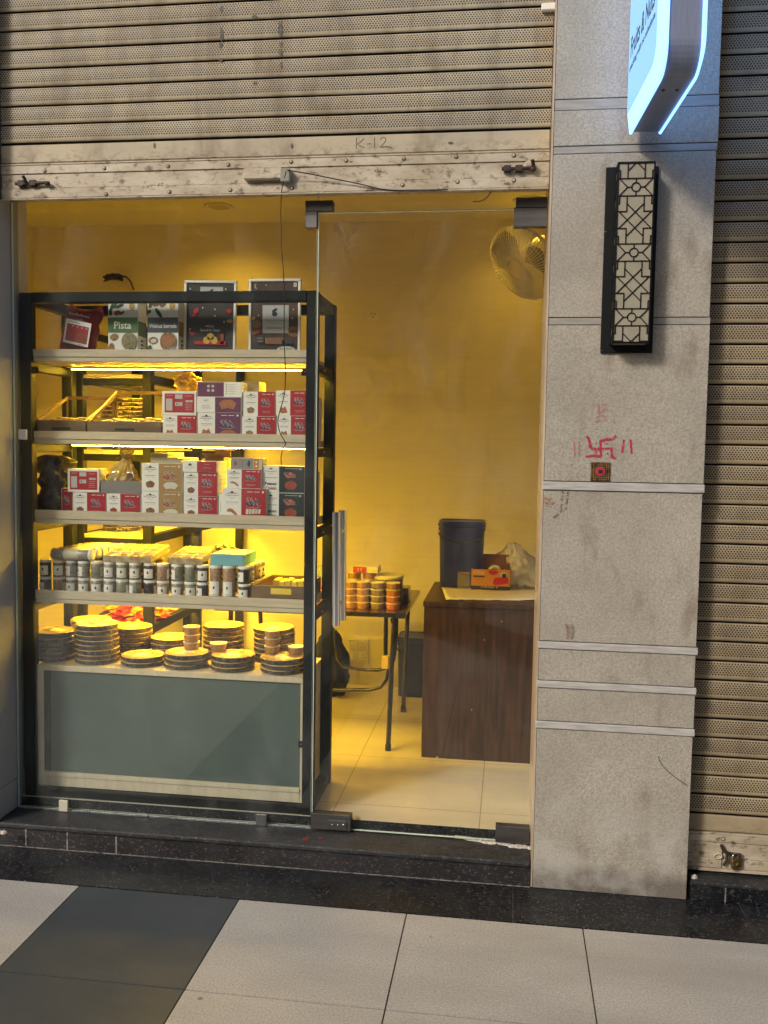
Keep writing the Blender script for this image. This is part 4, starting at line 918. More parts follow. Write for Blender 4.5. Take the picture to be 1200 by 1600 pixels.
def d_p1(c):
    c.nx(); c.rect(.28, .76, .84, .95, PI_['film']); leaves(c, [(.52, .90, .05, .025, .6), (.5, .86, .04, .03, .2), (.45, .89, .015, .012, 0)], 'ink')
    stars(c, [(.07, .92), (.2, .87), (.82, .92), (.86, .86), (.34, .66), (.6, .64), (.6, .55), (.8, .47), (.08, .36)]); leaves(c, [(.2, .62, .08, .05, 1.), (.15, .55, .05, .03, .5), (.9, .62, .05, .06, 1.2), (.12, .3, .07, .03, -.6)], 'dispred'); leaves(c, [(.92, .48, .04, .07, 1.5)], 'orange')
    c.nx(); c.text('SPECIAL', .5, .405, .18, PI_['film']); c.text('Rewdi & Gajak', .51, .345, .42, PI_['film'], shear=.2)
    for v in (.08, .14, .54): c.line([(.1, v), (.9, v)], .0008, PI_['posterbrown'])
    c.nx(); c.rect(.18, .85, .15, .20, PI_['dispred']); c.rect(.73, .8, .16, .30, PI_['redbrown']); c.nx(); [c.ell(u, v, .075, .052, PI_['gold'], 16) for u, v in ((.44, .21), (.6, .21), (.52, .26))]
def d_p2(c):
    c.nx(); c.rect(0, 1, .14, 1, PI_['posterbrown']); c.nx(); c.ell(.1, .94, .04, .035, PI_['gold'], 12); c.nx(); c.ell(.12, .945, .035, .03, PI_['posterbrown'], 12); c.text('Fruits & Nuts', .5, .875, .72, PI_['ink'], .055)
    c.rect(.9, .96, .93, .98, PI_['white']); c.nx(); c.ell(.93, .955, .013, .012, PI_['ink'], 8)
    c.rect(.24, .80, .30, .68, PI_['film']); c.nx(); leaves(c, [(.5, .61, .07, .03, .6), (.5, .56, .06, .05, .1)], 'ink'); c.text('Fruits & Nuts', .52, .475, .46, PI_['grey'], .03); c.line([(.36, .44), (.7, .44)], .0008, PI_['grey']); c.line([(.32, .37), (.66, .37)], .0022, PI_['ink'])
    leaves(c, [(.12, .42, .1, .09, 0), (.06, .3, .05, .05, 0), (.9, .36, .12, .05, .1), (.9, .28, .12, .05, -.1)], 'brown'); leaves(c, [(.05, .5, .04, .04, 0)], 'orange'); stars(c, [(.32, .95), (.16, .54), (.88, .5), (.9, .62)], 'cream'); leaves(c, [(.15, .32, .09, .04, .4)], 'redbrown')
    c.nx(); c.rect(.3, .7, .15, .24, PI_['brown']); c.rect(.12, .28, .16, .26, PI_['ink']); c.rect(.66, .9, .15, .20, PI_['ink']); c.nx(); [c.line([(.14, v), (.25, v)], .0014, PI_['film']) for v in (.19, .23)]
    c.ell(.75, .08, .19, .04, PI_['film'], 20); c.nx(); c.text('Shop Now!', .75, .08, .27, PI_['ink']); c.line([(.1, .025), (.4, .025)], .0008, PI_['grey'])
poster((286, 368), (437, 547), d_p1, 'dark poster reading Rewdi & Gajak in a white frame on the top shelf', R_(.9))
poster((388, 470), (435, 547), d_p2, 'brown Fruits & Nuts poster with a Shop Now button in a white frame', 0)
# tangle of wires on wall
mb = MB()
for k in range(13):
    pts = [at(163 + 3.4 * j + random.uniform(-2, 2), 437 + random.uniform(-7, 3) - 3 * math.sin(j / 9 * PI), YB - .02 - random.uniform(0, .04)) for j in range(9)]; mb.tube(pts, .0042, 5)
mb.tube([at(190, 431, YB - .02), at(198, 433, YB - .03), at(204, 440, YB - .02), at(209, 453, YB - .012)], .005, 6)
tag(mb.build('cable_tangle', M_WIRE, origin=tuple(at(186, 437, YB - .02))), 'tangled black wires sticking out of the back wall above the display stand', 'cable')

# ---- jars on shelf 4
CONT = [mat('seeds_greygreen', (.16, .17, .12), .35, c2=(.34, .33, .26), ns=260, coat=.8), mat('mixed_nuts', (.22, .10, .05), .35, c2=(.42, .33, .2), ns=170, coat=.8), mat('dark_prunes', (.02, .014, .014), .3, c2=(.06, .045, .04), ns=120, coat=.8),
        mat('white_flakes', (.36, .35, .31), .35, c2=(.16, .15, .13), ns=150, coat=.8), mat('pink_mix', (.34, .12, .07), .35, c2=(.45, .42, .25), ns=190, coat=.8)]
CN = ['grey-green seeds', 'brown mixed nuts', 'dark prunes', 'white flakes', 'pink and cream mix']
JR = .0236; JH = .0665
jars = {}
def make_jar(ci, ph, h=JH, name='spice_jar'):
    t = thing(name, 'x', 'jar', (0, 0, 0), 'clear jars with white lids on the fourth shelf')
    MB().lathe((0, 0, 0), [(JR - .003, 0), (JR - .001, .002), (JR - .001, h - .014), (JR - .003, h - .0105)], 20).build('body', CONT[ci], t)
    MB().lathe((0, 0, h - .0104), [(JR - .0005, 0), (JR, .001), (JR, .0085), (JR - .0015, .0099)], 20).build('lid', P['white'], t)
    mb = MB(); n = 12; vs = []; a0 = -PI / 2 + ph - .85; da = 1.7 / n; z0, z1 = (.008, h - .022) if h < .1 else (.018, h * .55)
    for k in range(n + 1):
        a = a0 + da * k; vs += [((JR + .0002) * math.cos(a), (JR + .0002) * math.sin(a), z0), ((JR + .0002) * math.cos(a), (JR + .0002) * math.sin(a), z1)]
    mb.add(vs, [(2 * k, 2 * k + 2, 2 * k + 3, 2 * k + 1) for k in range(n)], PI_['white'], True)
    vs = []
    for k in range(3):
        a = a0 + .85 + .13 * (k - 1); zc = (z0 + z1) / 2 + .004; hh = (.003, .006, .005)[k]; vs += [((JR + .0007) * math.cos(a), (JR + .0007) * math.sin(a), zc - hh), ((JR + .0007) * math.cos(a), (JR + .0007) * math.sin(a), zc + hh)]
    mb.add(vs, [(0, 2, 3, 1), (2, 4, 5, 3)], PI_['ink'], True)
    vs = []
    for k in range(7):
        a = a0 + .45 + .8 * k / 6; vs += [((JR + .0007) * math.cos(a), (JR + .0007) * math.sin(a), z0 + .005), ((JR + .0007) * math.cos(a), (JR + .0007) * math.sin(a), z0 + .0065)]
    mb.add(vs, [(2 * k, 2 * k + 2, 2 * k + 3, 2 * k + 1) for k in range(6)], PI_['grey'], True)
    mb.build('label', PL, t); return t
proto = {}
def jar(ci, ph, x, y, z, label, h=JH):
    k = (ci, round(ph, 1), h)
    if k not in proto: proto[k] = make_jar(ci, ph, h); o = proto[k]; o.location = (x, y, z); o['label'] = label; return o
    return clone(proto[k], (x, y, z), label)
xs = [71.5, 91.5, 111.5, 131.5, 151, 171, 191, 211, 233.5, 254.5, 277, 297, 317]
cc = [2, 1, 3, 3, 0, 3, 0, 3, 2, 4, 0, 0, 2]; phs = [.0, .3, -.7, -.7, 1.9, .0, .2, .2, 0, 1.9, -.9, 1.9, .2]
for i, px in enumerate(xs):
    xx = at(px, 900, .095).x
    for l in range(2):
        jar(cc[i], phs[i] if l else phs[(i + 3) % 13], xx, .095 + .002 * ((i * 7) % 3), Z4 + l * (JH + .0005), 'clear jar of %s, %s from left in the %s front row' % (CN[cc[i]], ordn(i), 'upper' if l else 'lower'))
for i, px in enumerate((337, 357.5)):
    jar((1, 4)[i], .0, at(px, 900, .092).x, .092, Z4, 'tall clear jar of %s with a white label under the pale blue box' % ('dark nut mix', 'pale seed mix')[i], h=2 * JH + .001)
rg = at(381.5, 900, .095).x
for r in range(5):
    for l in range(2): jar((2, 0, 1, 3, 1)[r], (-.7, 1.2, -.9, .9, 1.)[r] if l else .0, rg + .001 * r, .095 + r * .0505, Z4 + l * (JH + .0005), 'clear jar of %s, %s from front, %s row, right end' % (CN[(2, 0, 1, 3, 1)[r]], ordn(r), 'upper' if l else 'lower'))
for i in range(12):
    for l in range(2):
        xx = at(91.5 + i * 24.2, 900, .095).x + .01
        jar((i * 3 + l) % 5, 1.9, xx, .30, Z4 + l * (JH + .0005), 'clear jar in the %s rear row beneath the trays, %s from the left' % ('upper' if l else 'lower', ordn(i)))
ZJ = Z4 + 2 * JH + .0015
# lying bottles
lb = None
M_SNK = CONT[3]
for k in range(6):
    y = .085 + k * .047; x0 = at(83, 865, .09).x + .012 * k * .0; L = .2
    xL = at(83, 865, .09).x + .004 * k
    t = thing('lying_bottle', '%s clear bottle from the front of those lying on the jars at the left' % ordn(k), 'bottle', (xL, y, ZJ), 'bottles lying on the jars')
    mb = MB(); mb.T = Matrix.Translation((xL, y, ZJ + .0235)) @ Matrix.Rotation(PI / 2, 4, 'Y'); mb.lathe((0, 0, 0), [(.019, 0), (.0225, .004), (.0225, .125), (.0225, .150), (.019, .155)], 18); mb.build('body', CONT[(3, 1, 0, 3, 0, 1)[k]], t)
    mb = MB(); mb.T = Matrix.Translation((xL, y, ZJ + .0235)) @ Matrix.Rotation(PI / 2, 4, 'Y'); mb.lathe((0, 0, .155), [(.0215, .0003), (.0232, .002), (.0232, .012), (.021, .0145), (.01, .015)], 18); mb.build('lid', P['white'], t)
    mb = MB(); mb.T = Matrix.Translation((xL, y, ZJ + .0235)) @ Matrix.Rotation(PI / 2, 4, 'Y'); mb.lathe((0, 0, 0), [(.0229, .055), (.0231, .056), (.0231, .112), (.0229, .113)], 18); mb.build('label', P['cream'], t)
# sweet trays
def sweet_tray(A, B, D, label, tilt, cols, rows, label2):
    """A front-left px, B front-right px (bottom front edge) , D back-left px of top"""
    x0 = at(*A, .085).x; x1 = at(*B, .085).x; sh = at(*D, .33).x - x0
    t = thing('sweet_tray', label, 'tray', ((x0 + x1) / 2, .2, ZJ), 'boxed sweet trays on the jars'); y0, y1 = .078, .345; h = .024
    def f(u, v, w_): return Vector((x0 + (x1 - x0) * u + sh * v, y0 + (y1 - y0) * v, ZJ + w_ + tilt * v))
    mb = MB()
    def slab(u0, u1, v0, v1, w0, w1, m=0): mb.add([f(u, v, w_) for u in (u0, u1) for v in (v0, v1) for w_ in (w0, w1)], [(0, 1, 3, 2), (4, 6, 7, 5), (0, 4, 5, 1), (2, 3, 7, 6), (0, 2, 6, 4), (1, 5, 7, 3)], m)
    slab(0, 1, 0, 1, 0, .004); slab(0, 1, 0, .02, .004, h); slab(0, 1, .98, 1, .004, h); slab(0, .018, .02, .98, .004, h); slab(.982, 1, .02, .98, .004, h)
    mb.build('box', M_CRD, t); mb = MB()
    for i in range(cols - 1): u = .03 + (i + 1) * .94 / cols; slab(u - .012, u + .012, .02, .98, h - .006, h + .001)
    for j in range(rows - 1): v = .03 + (j + 1) * .94 / rows; slab(.018, .982, v - .010, v + .010, h - .006, h + .0014)
    mb.build('divider', P['yellow'] if False else P['cream'], t)
    mb = MB()
    for i in range(cols):
        for j in range(rows):
            u0 = .045 + i * .94 / cols; v0 = .045 + j * .94 / rows; slab(u0, u0 + .94 / cols - .03, v0, v0 + .94 / rows - .03, .005, h - .009 - .003 * ((i + j) % 2))
    mb.build('sweets', P['gold'], t)
    mb = MB(); q = f(.5, .5, h + .002); mb.T = Matrix.Translation(q); mb.lathe((0, 0, 0), [(.024, 0), (.024, .0012), (.01, .0014)], 20); mb.build('sticker', P['cream'], t)
    mb = MB(); slab(0, 1, 0, 1, h + .0035, h + .0042); mb.build('lid_film', mk_film('clear_lid', (.8, .8, .75), .12, .08), t)
M_CRD = mat('marbled_card', (.42, .36, .22), .45, c2=(.28, .2, .1), ns=45)
sweet_tray((162, 880), (237, 880), (192, 845), 'square tray of sweets with a grid divider and round sticker, beside the lying bottles', .016, 4, 3, '')
sweet_tray((264, 880), (316, 880), (288, 845), 'smaller tray of sweets leaning next to the pale blue box', .014, 3, 4, '')
def d_blue(c): c.nx(); c.rect(0, 1, 0, 1, PI_['paleblue'])
custom_box('gift_box', 328.5, 381, 867, 884.5, .085, .17, ZJ, d_blue, 'pale blue gift box with a green side lying on the jars', side='paleblue')
# greenery-like bag behind
tag(sack('fruit_bag', (at(350, 863, .3).x, .3, ZJ), .065, [(0, .03), (.3, .045), (.7, .038), (1, .012)], .5, 9.2, mat('green_gold_wrap', (.16, .17, .03), .3, c2=(.32, .18, .04), ns=22, bump=.4, coat=.5), fold=.8), 'crumpled green and gold wrapped bundle behind the pale blue box', 'bundle')
# wooden tray at right end of shelf 4
a = at(392, 930, .075); z1 = at(420, 915, .075).z; x0, x1 = at(393, 920, .075).x, SX1 - .004
wt = thing('wooden_tray', 'brown wooden tray with a label slot holding yellow sweets on the fourth shelf', 'tray', ((x0 + x1) / 2, .2, Z4))
mb = MB(); mb.rbox(x0, x1, .075, .083, Z4, z1, .001); mb.rbox(x0, x1, .362, .37, Z4, z1, .001); mb.rbox(x0, x0 + .008, .0835, .3615, Z4, z1, .001); mb.rbox(x1 - .008, x1, .0835, .3615, Z4, z1, .001); mb.rbox(x0 + .008, x1 - .008, .0835, .3615, Z4, Z4 + .005, .001); mb.build('box', M_TRAYW, wt)
p0 = at(423, 929, .074); p1 = at(455, 921, .074); MB().rbox(p0.x, p1.x, .0735, .0748, p0.z + .002, p1.z + .002, .0004).build('label_slot', P['yellow'], wt)
for k in range(6):
    xx = x0 + .05 + .018 * k * 1.4
    tag(MB().rbox(xx, xx + .022, .2, .28, Z4 + .0055, z1 + .004 - .004 * (k % 2), .003).build('sweet_bar', P['yellow'], origin=(xx, .24, Z4 + .005)), '%s yellow wrapped sweet bar from the left inside the label-slot tray' % ordn(k), 'sweet', 'bars in the wooden tray')

# ---- round packs
DR = .0885; DH = .0192
M_DSIDE = mat('film_wrapped_side', (.028, .020, .016), .22, c2=(.10, .078, .062), ns=50, sc=(1, 1, .5), bump=.5, bs=90, coat=.9)
M_DTOP = mat('sesame_disc', (.46, .30, .09), .3, c2=(.60, .43, .17), ns=70, bump=.3, coat=.6)
def make_disc(r):
    mb = MB(); mb.lathe((0, 0, 0), [(r * .93, 0), (r, .0035), (r * 1.0, DH * .55), (r * .975, DH * .72), (r * .995, DH * .86), (r * .97, DH - .0008), (r * .90, DH - .0002), (r * .88, DH - .0018), (r * .34, DH - .0018), (r * .33, DH - .0004), (r * .02, DH - .0004)], 40, ms=[0, 0, 0, 0, 1, 1, 1, 1, 2, 2, 2])
    return mb.build('round_pack', [M_DSIDE, M_DTOP, P['cream']])
disc0 = make_disc(DR); disc0['group'] = 'round wrapped sweet packs in stacks'; disc0['category'] = 'sweet pack'; used = [False]
def disc(x, y, z, label, s=1.):
    o = disc0 if not used[0] else disc0.copy()
    if used[0]: COL.objects.link(o)
    used[0] = True; o.location = (x, y, z); o.rotation_euler = (random.uniform(-.012, .012), random.uniform(-.012, .012), random.uniform(0, 6)); o.scale = (s, s, 1); o['label'] = label
STK = [(85, .165, 982, 'leftmost front stack'), (152, .155, 975, 'tallest front stack'), (224.5, .155, 1018, 'third front stack'), (291.5, .15, 1017, 'fourth front stack'), (364.5, .15, 1020, 'fifth front stack'), (442, .15, 1022, 'sixth front stack'),
       (143, .325, 966, 'first rear stack'), (206, .315, 975, 'second rear stack'), (268, .32, 997, 'third rear stack'), (350, .33, 977, 'fourth rear stack'), (429, .325, 976, 'fifth rear stack')]
tops = {}
for px, y, pt, nm in STK:
    zt = at(px, pt, y).z; n = max(2, round((zt - ZCT) / (DH + .0004))); x = at(px, 1020, y).x if y < .2 else at(px, 980, y).x
    s = .97 if y < .2 else .95
    for k in range(n): disc(x + random.uniform(-.003, .003), y + random.uniform(-.002, .002), ZCT + .0005 + k * (DH + .0004), 'round wrapped sweet pack, %s from bottom of the %s on the cabinet' % (ordn(k), nm), s)
    tops[nm] = (x, y, ZCT + .0005 + n * (DH + .0004))
# rear rack stacks
RKS = [(137, .72, RZ[1], 632, 'left stack, rack second shelf'), (200, .74, RZ[1], 624, 'right stack, rack second shelf'), (150, .74, RZ[2], 820, 'left stack, rack third shelf'), (198, .86, RZ[2], 824, 'right stack, rack third shelf'), (250, 1.35, RZ[2], 822, 'far stack, rack third shelf')]
for px, y, zb, pt, nm in RKS:
    x = min(max(at(px, pt, y).x, RX0 + .135), RX1 - .135) if px < 260 else at(px, pt, y).x; zt = at(px, pt, y).z; n = min(12, max(4, round((zt - zb - .018) / (DH + .0004))))
    for k in range(n): disc(x + random.uniform(-.004, .004), y, zb + .0185 + k * (DH + .0004), 'round wrapped sweet pack, %s from bottom of the %s' % (ordn(k), nm))
# tubs
M_TUB = mat('tub_yellow_snack', (.42, .24, .06), .3, c2=(.3, .13, .03), ns=80, coat=.8); M_TUB2 = mat('tub_red_snack', (.40, .09, .025), .3, c2=(.5, .2, .05), ns=80, coat=.8); M_TUB3 = mat('tub_green_snack', (.14, .12, .04), .3, c2=(.28, .2, .07), ns=80, coat=.8)
def make_tub(m, r, h, grp):
    t = thing('snack_tub', 'x', 'tub', (0, 0, 0), grp)
    MB().lathe((0, 0, 0), [(r * .84, 0), (r * .86, .001), (r * .96, h * .84)], 22).build('tub_body', m, t)
    MB().lathe((0, 0, h * .845), [(r * .98, 0), (r, .001), (r, h * .15 - .0008), (r * .93, h * .155 - .0004), (r * .88, h * .155 - .0016), (r * .3, h * .155 - .0016)], 22).build('lid', P['cream'], t); return t
tp_ = {}
def tub(mk, x, y, z, r, h, label, grp):
    k = (mk, r, h)
    ms = {'y': M_TUB, 'r': M_TUB2, 'g': M_TUB3}
    if k not in tp_: tp_[k] = make_tub(ms[mk], r, h, grp); o = tp_[k]; o.location = (x, y, z); o['label'] = label; return o
    o = clone(tp_[k], (x, y, z), label); return o
GT = 'small lidded tubs on the round packs'
x, y, z = tops['fourth front stack']
for k in range(3): tub('y', at(299.5, 1000, y + .045).x, y + .045, z + k * .0305, .034, .03, 'small lidded snack tub, %s from the bottom of the left tub column' % ordn(k), GT)
x, y, z = tops['fifth front stack']; tub('y', at(342, 1005, y + .05).x, y + .045, z, .034, .03, 'single small lidded tub on the front stack second from the right', GT)
x, y, z = tops['sixth front stack']
for k in range(3): tub('y', at(424.5, 1000, y + .035).x, y + .045, z + k * .0305, .032, .03, 'small lidded snack tub, %s from the bottom of the right tub column' % ordn(k), GT)
tub('y', at(463, 1005, y + .05).x, y + .045, z, .032, .03, 'single small lidded tub beside the right tub column near the post', GT)
# red and yellow cloth on the rear rack
M_CLOTH = mat('red_yellow_print_cloth', (.50, .018, .012), .5, c2=(.62, .38, .05), ns=16, lo=.53, hi=.57, bump=.5, bs=30, bd=.005)
xx = at(215, 965, .70)
tag(sack('cloth_bundle', (xx.x - .01, .72, RZ[3] + .0185), at(200, 943, .7).z - RZ[3] - .0185 + .02, [(0, .12), (.4, .13), (.75, .10), (1, .03)], .45, 12.7, M_CLOTH, fold=.9, sx=1.0), 'crumpled red and yellow patterned cloth bundle on the rear rack', 'cloth')
tag(sack('plastic_pouch', (at(290, 612, .26).x, .28, Z2 + .0 + at(280, 612, .12).z - Z2 + .004 - .0), .085, [(0, .03), (.35, .05), (.7, .045), (1, .012)], .4, 21.3, mk_film('yellow_film', (.6, .42, .1), .7, .3), fold=.8, sy=.7), 'yellow plastic pouch lying behind the red label box on second shelf', 'pouch')

# ================================================================== BACK OF THE SHOP
def wood_box(mb, *a): mb.rbox(*a)
# counter
CX0 = -.366; CZ = .836
ct = thing('counter', 'dark walnut laminate shop counter behind the glass door', 'counter', (.1, 1.05, ZF))
mb = MB().rbox(CX0, .60, .765, 1.36, ZF + .001, CZ - .023, .0015); mb.build('carcass', M_WALNUT, ct)
MB().rbox(CX0 - .004, .605, .758, 1.385, CZ - .0225, CZ, .002).build('top', M_WALNUT, ct)
for px, py in ((683, 1184), (784, 971), (757, 1000), (737, 1109)):
    q = at(px, py, .764); mb = MB(); mb.T = Matrix.Translation(q) @ Matrix.Rotation(PI / 2, 4, 'X'); mb.lathe((0, 0, 0), [(.006 if py > 1150 else .0025, -.001), (.0055 if py > 1150 else .0025, .002), (.001, .003)], 8); mb.build('screw_cap', P['film'], ct)
# bucket on counter
def bucket(c, w, d, h, m, label, name='plastic_bucket'):
    t = thing(name, label, 'bucket', c)
    cx, cy, cz = c; mb = MB(); rs = []
    def ring(wf, df, z, r=.03, n=6):
        pts = []
        for (sx, sy, a0) in ((1, 1, 0), (-1, 1, PI / 2), (-1, -1, PI), (1, -1, 1.5 * PI)):
            for k in range(n + 1):
                a = a0 + PI / 2 * k / n; pts.append((cx + sx * (wf / 2 - r) + r * math.cos(a), cy + sy * (df / 2 - r) + r * math.sin(a), cz + z))
        return pts
    prof = [(.90, 0), (.92, .004), (.985, h * .86), (1.03, h * .862), (1.03, h * .90), (1.0, h * .905), (1.0, h * .925), (1.05, h * .93), (1.05, h * .965), (1.01, h * .97), (1.01, h), (.96, h), (.93, h * .985)]
    vs = []
    for f, z in prof: vs += ring(w * f, d * f, z)
    n = 28; L = len(prof); fs = [(i * n + k, i * n + (k + 1) % n, (i + 1) * n + (k + 1) % n, (i + 1) * n + k) for i in range(L - 1) for k in range(n)]
    body = MB(); body.add(vs[:6 * n], [f for f in fs if max(f) < 6 * n] + [list(range(n))[::-1]], 0, False); body.build('body', m, t)
    lid = MB(); lid.add(vs[5 * n:], [[i - 5 * n for i in f] for f in fs if min(f) >= 5 * n] + [[(L - 1 - 5) * n + k for k in range(n)]], 0, False); lid.build('lid', m, t)
    hd = MB(); hd.tube([(cx + w * .5 * math.cos(a), cy - d * .5 - .006, cz + h * .84 - .05 * math.sin(a)) for a in [PI * k / 12 for k in range(13)]], .003, 6); hd.build('handle', M_BLKPL, t)
    return t
q0 = atz(681, 911, CZ); q1 = atz(760, 909, CZ)
bucket(((q0.x + q1.x) / 2 + .005, 1.5 if False else 1.27, CZ + .001), .222, .19, at(720, 815, 1.2).z - CZ, M_BLUEP, 'large navy blue lidded plastic bucket standing on the counter')
# dustbin below
bucket((at(645, 1040, 1.8).x, 1.84, ZF + .001), .17, .19, at(645, 994, 1.8).z - ZF, M_BLUEP, 'dark blue lidded bin on the floor between table and counter', 'dustbin')
# paper on counter
mb = MB(); n = 24; vs = []
for i in range(n + 1):
    for j in range(7):
        f = i / n; p0 = atz(690 + 150 * f, 918 + 2 * f, CZ); p1 = atz(697 + 143 * f, 938 + 1 * f, CZ); q = p0.lerp(p1, j / 6)
        vs.append((q.x, q.y + .012 * mn.noise(Vector((i * .7, j, 2))) * (j in (0, 6)), CZ + .002 + .006 * abs(mn.noise(Vector((i * .33, j * .6, 5))))))
mb.add(vs, [(i * 7 + j, (i + 1) * 7 + j, (i + 1) * 7 + j + 1, i * 7 + j + 1) for i in range(n) for j in range(6)], 0, True)
o = mb.build('paper_sheet', P['paper'], origin=(-.1, 1., CZ)); tag(o, 'creased cream paper sheet spread on the counter top', 'paper'); sm = o.modifiers.new('thick', 'SOLIDIFY'); sm.thickness = .001
# tape dispenser carton
YD = 1.14; a = at(736, 921, YD); b_ = at(797, 891, YD)
cz0 = CZ + .0115
td = thing('dispenser_carton', 'open orange carton picturing a red tape dispenser on the counter', 'box', ((a.x + b_.x) / 2, YD + .04, cz0))
zt = b_.z; mb = MB(); x0, x1 = a.x, b_.x
mb.box(x0, x1, YD, YD + .002, cz0, zt, PI_['orange']); mb.box(x0, x1, YD + .09, YD + .092, cz0, zt, PI_['cartonbrown']); mb.box(x0, x0 + .002, YD + .002, YD + .09, cz0, zt, PI_['orange']); mb.box(x1 - .002, x1, YD + .002, YD + .09, cz0, zt, PI_['orange']); mb.box(x0 + .002, x1 - .002, YD + .002, YD + .09, cz0, cz0 + .002, PI_['cartonbrown'])
c = Card(mb, (x0, YD - .0002, cz0), (x1 - x0, 0, 0), (0, 0, zt - cz0), (0, -1, 0)); c.nx(); c.rect(0, 1, 0, .12, PI_['ink']); c.nx(); c.text('CDS', .19, .8, .28, PI_['film'], .17); c.rect(.05, .35, .58, .66, PI_['ink'])
c.poly([(.6, .56), (.56, .3), (.62, .16), (.97, .3), (.95, .56), (.88, .72), (.76, .60)], PI_['dispred']); c.ell(.84, .72, .09, .16, PI_['film'], 14); c.nx(); c.ell(.85, .70, .065, .12, PI_['ink'], 14); c.poly([(.45, .95), (.7, .95), (.68, .78), (.55, .7), (.45, .8)], PI_['dispred'])
for k, u in enumerate((.26, .33, .38, .44, .5, .55, .65)): c.rect(u, u + .035, .03, .09, PI_['film'])
mb.build('carton_body', PL, td)
zf2 = at(760, 866, YD + .09).z
MB().add([(x0, YD + .0925, zt), (x1, YD + .0925, zt), (x1 - .002, YD + .105, zf2), (x0 + .002, YD + .105, zf2), (x0, YD + .094, zt), (x1, YD + .094, zt), (x1 - .002, YD + .1065, zf2), (x0 + .002, YD + .1065, zf2)], [(0, 1, 2, 3), (5, 4, 7, 6), (3, 2, 6, 7), (0, 3, 7, 4), (1, 5, 6, 2), (0, 4, 5, 1)]) if False else None
mb = MB(); mb.add([(x0, YD + .0925, zt), (x1, YD + .0925, zt), (x1 - .002, YD + .105, zf2), (x0 + .002, YD + .105, zf2), (x0, YD + .094, zt), (x1, YD + .094, zt), (x1 - .002, YD + .1065, zf2), (x0 + .002, YD + .1065, zf2)], [(0, 1, 2, 3), (5, 4, 7, 6), (3, 2, 6, 7), (0, 3, 7, 4), (1, 5, 6, 2), (0, 4, 5, 1)]); mb.build('flap', P['cartonbrown'], td)
MB().box(x0 - .0005, x1 + .002, YD - .002, YD + .094, CZ + .0035, cz0 - .0005).build('base_tray', P['ink'], td)
mb = MB(); q = at(773, 893, YD + .05); ring_ = [(.035, 0), (.035, .024), (.018, .024), (.018, 0)]; mb.T = Matrix.Translation((q.x, YD + .06, q.z - .004)) @ Matrix.Rotation(PI / 2, 4, 'X'); mb.lathe((0, 0, 0), ring_, 28); 
tag(mb.build('tape_roll', P['cream'], origin=(q.x, YD + .05, q.z)), 'roll of tape standing inside the open orange carton', 'tape')
# clear box left of it
a = at(715, 920, 1.2); b_ = at(735, 893, 1.2); cb = thing('clear_tub', 'small clear plastic tub with a gold lid between bucket and orange carton', 'tub', (a.x, 1.2, CZ + .003))
MB().rbox(a.x, b_.x, 1.18, 1.24, CZ + .0035, b_.z - .012, .002).build('body', mk_film('clear_tub', (.3, .28, .2), .55, .1), cb)
MB().rbox(a.x - .001, b_.x + .001, 1.179, 1.241, b_.z - .0118, b_.z, .002).build('lid', mat('gold_foil', (.5, .35, .12), .3, .6, c2=(.2, .12, .04), ns=90), cb)
# plastic bag on counter
tag(sack('carrier_bag', (at(812, 918, 1.27).x, 1.28, CZ + .002), at(800, 850, 1.27).z - CZ, [(0, .13), (.2, .135), (.5, .11), (.75, .07), (.9, .04), (1, .02)], .42, 31.4, mk_film('white_translucent_bag', (.62, .60, .55), .55, .3), fold=1.0, sy=.55, lean=(-.04, 0)), 'crumpled translucent white plastic bag behind the orange carton', 'bag')

# folding table
tb = thing('folding_table', 'brown folding table with black tube legs beside the counter', 'table', (-.8, 1.19, ZF))
TZ = .762; tx0, tx1, ty0, ty1 = -1.36, -.462, .835, 1.55
MB().rbox(tx0, tx1, ty0, ty1, TZ - .018, TZ, .003).build('tabletop', M_TABLE, tb)
mb = MB(); mb.rbox(tx0 - .001, tx1 + .002, ty0 - .003, ty0 - .0002, TZ - .020, TZ + .0005, .001); mb.rbox(tx1 + .0002, tx1 + .003, ty0, ty1, TZ - .020, TZ + .0005, .001); mb.build('edge_strip', M_TUBE, tb)
MB().rbox(tx1 - .035, tx1 + .005, ty0 - .006, ty0 + .03, TZ - .022, TZ + .002, .002).build('corner_guard', mat('blue_corner', (.01, .02, .10), .4), tb)
lr = .0115
mb = MB(); mb.tube([(-.515, .90, TZ - .02), (-.520, .86, .5), (-.526, .83, ZF + .002)], lr, 12); mb.build('leg', M_TUBE, tb)
mb = MB(); mb.tube([(-.505, 1.40, TZ - .02), (-.515, 1.43, .5), (-.53, 1.468, ZF + .002)], lr, 12); mb.build('leg', M_TUBE, tb)
for y0, y1 in ((.90, .83), (1.40, 1.468)):
    mb = MB(); mb.tube([(tx0 + .06, y0, TZ - .02), (tx0 + .07, y1, ZF + .002)], lr, 12); mb.build('leg', M_TUBE, tb)
for p_ in ((-.526, .83), (-.53, 1.468)): MB().lathe((p_[0], p_[1], ZF + .0005), [(.014, 0), (.0145, .002), (.0135, .03)], 12).build('rubber_foot', M_BLKPL, tb)
def PX(lst, Y): return [at(x, y, Y) for x, y in lst]
mb = MB(); mb.tube(PX([(603, 964), (602.5, 1000), (602, 1040)], .93), .010, 10); mb.tube(PX([(612, 966), (617, 985), (618, 1010), (615, 1032), (605, 1044), (590, 1047), (560, 1046), (535, 1040), (528, 1030), (525, 1010), (524, 985)], .98), .0085, 10)
mb.tube(PX([(620, 966), (619, 1000), (616, 1020), (607, 1045), (604, 1062), (595, 1074), (578, 1078), (550, 1078), (500, 1077)], 1.06), .0085, 10); mb.build('brace_tube', M_TUBE, tb)
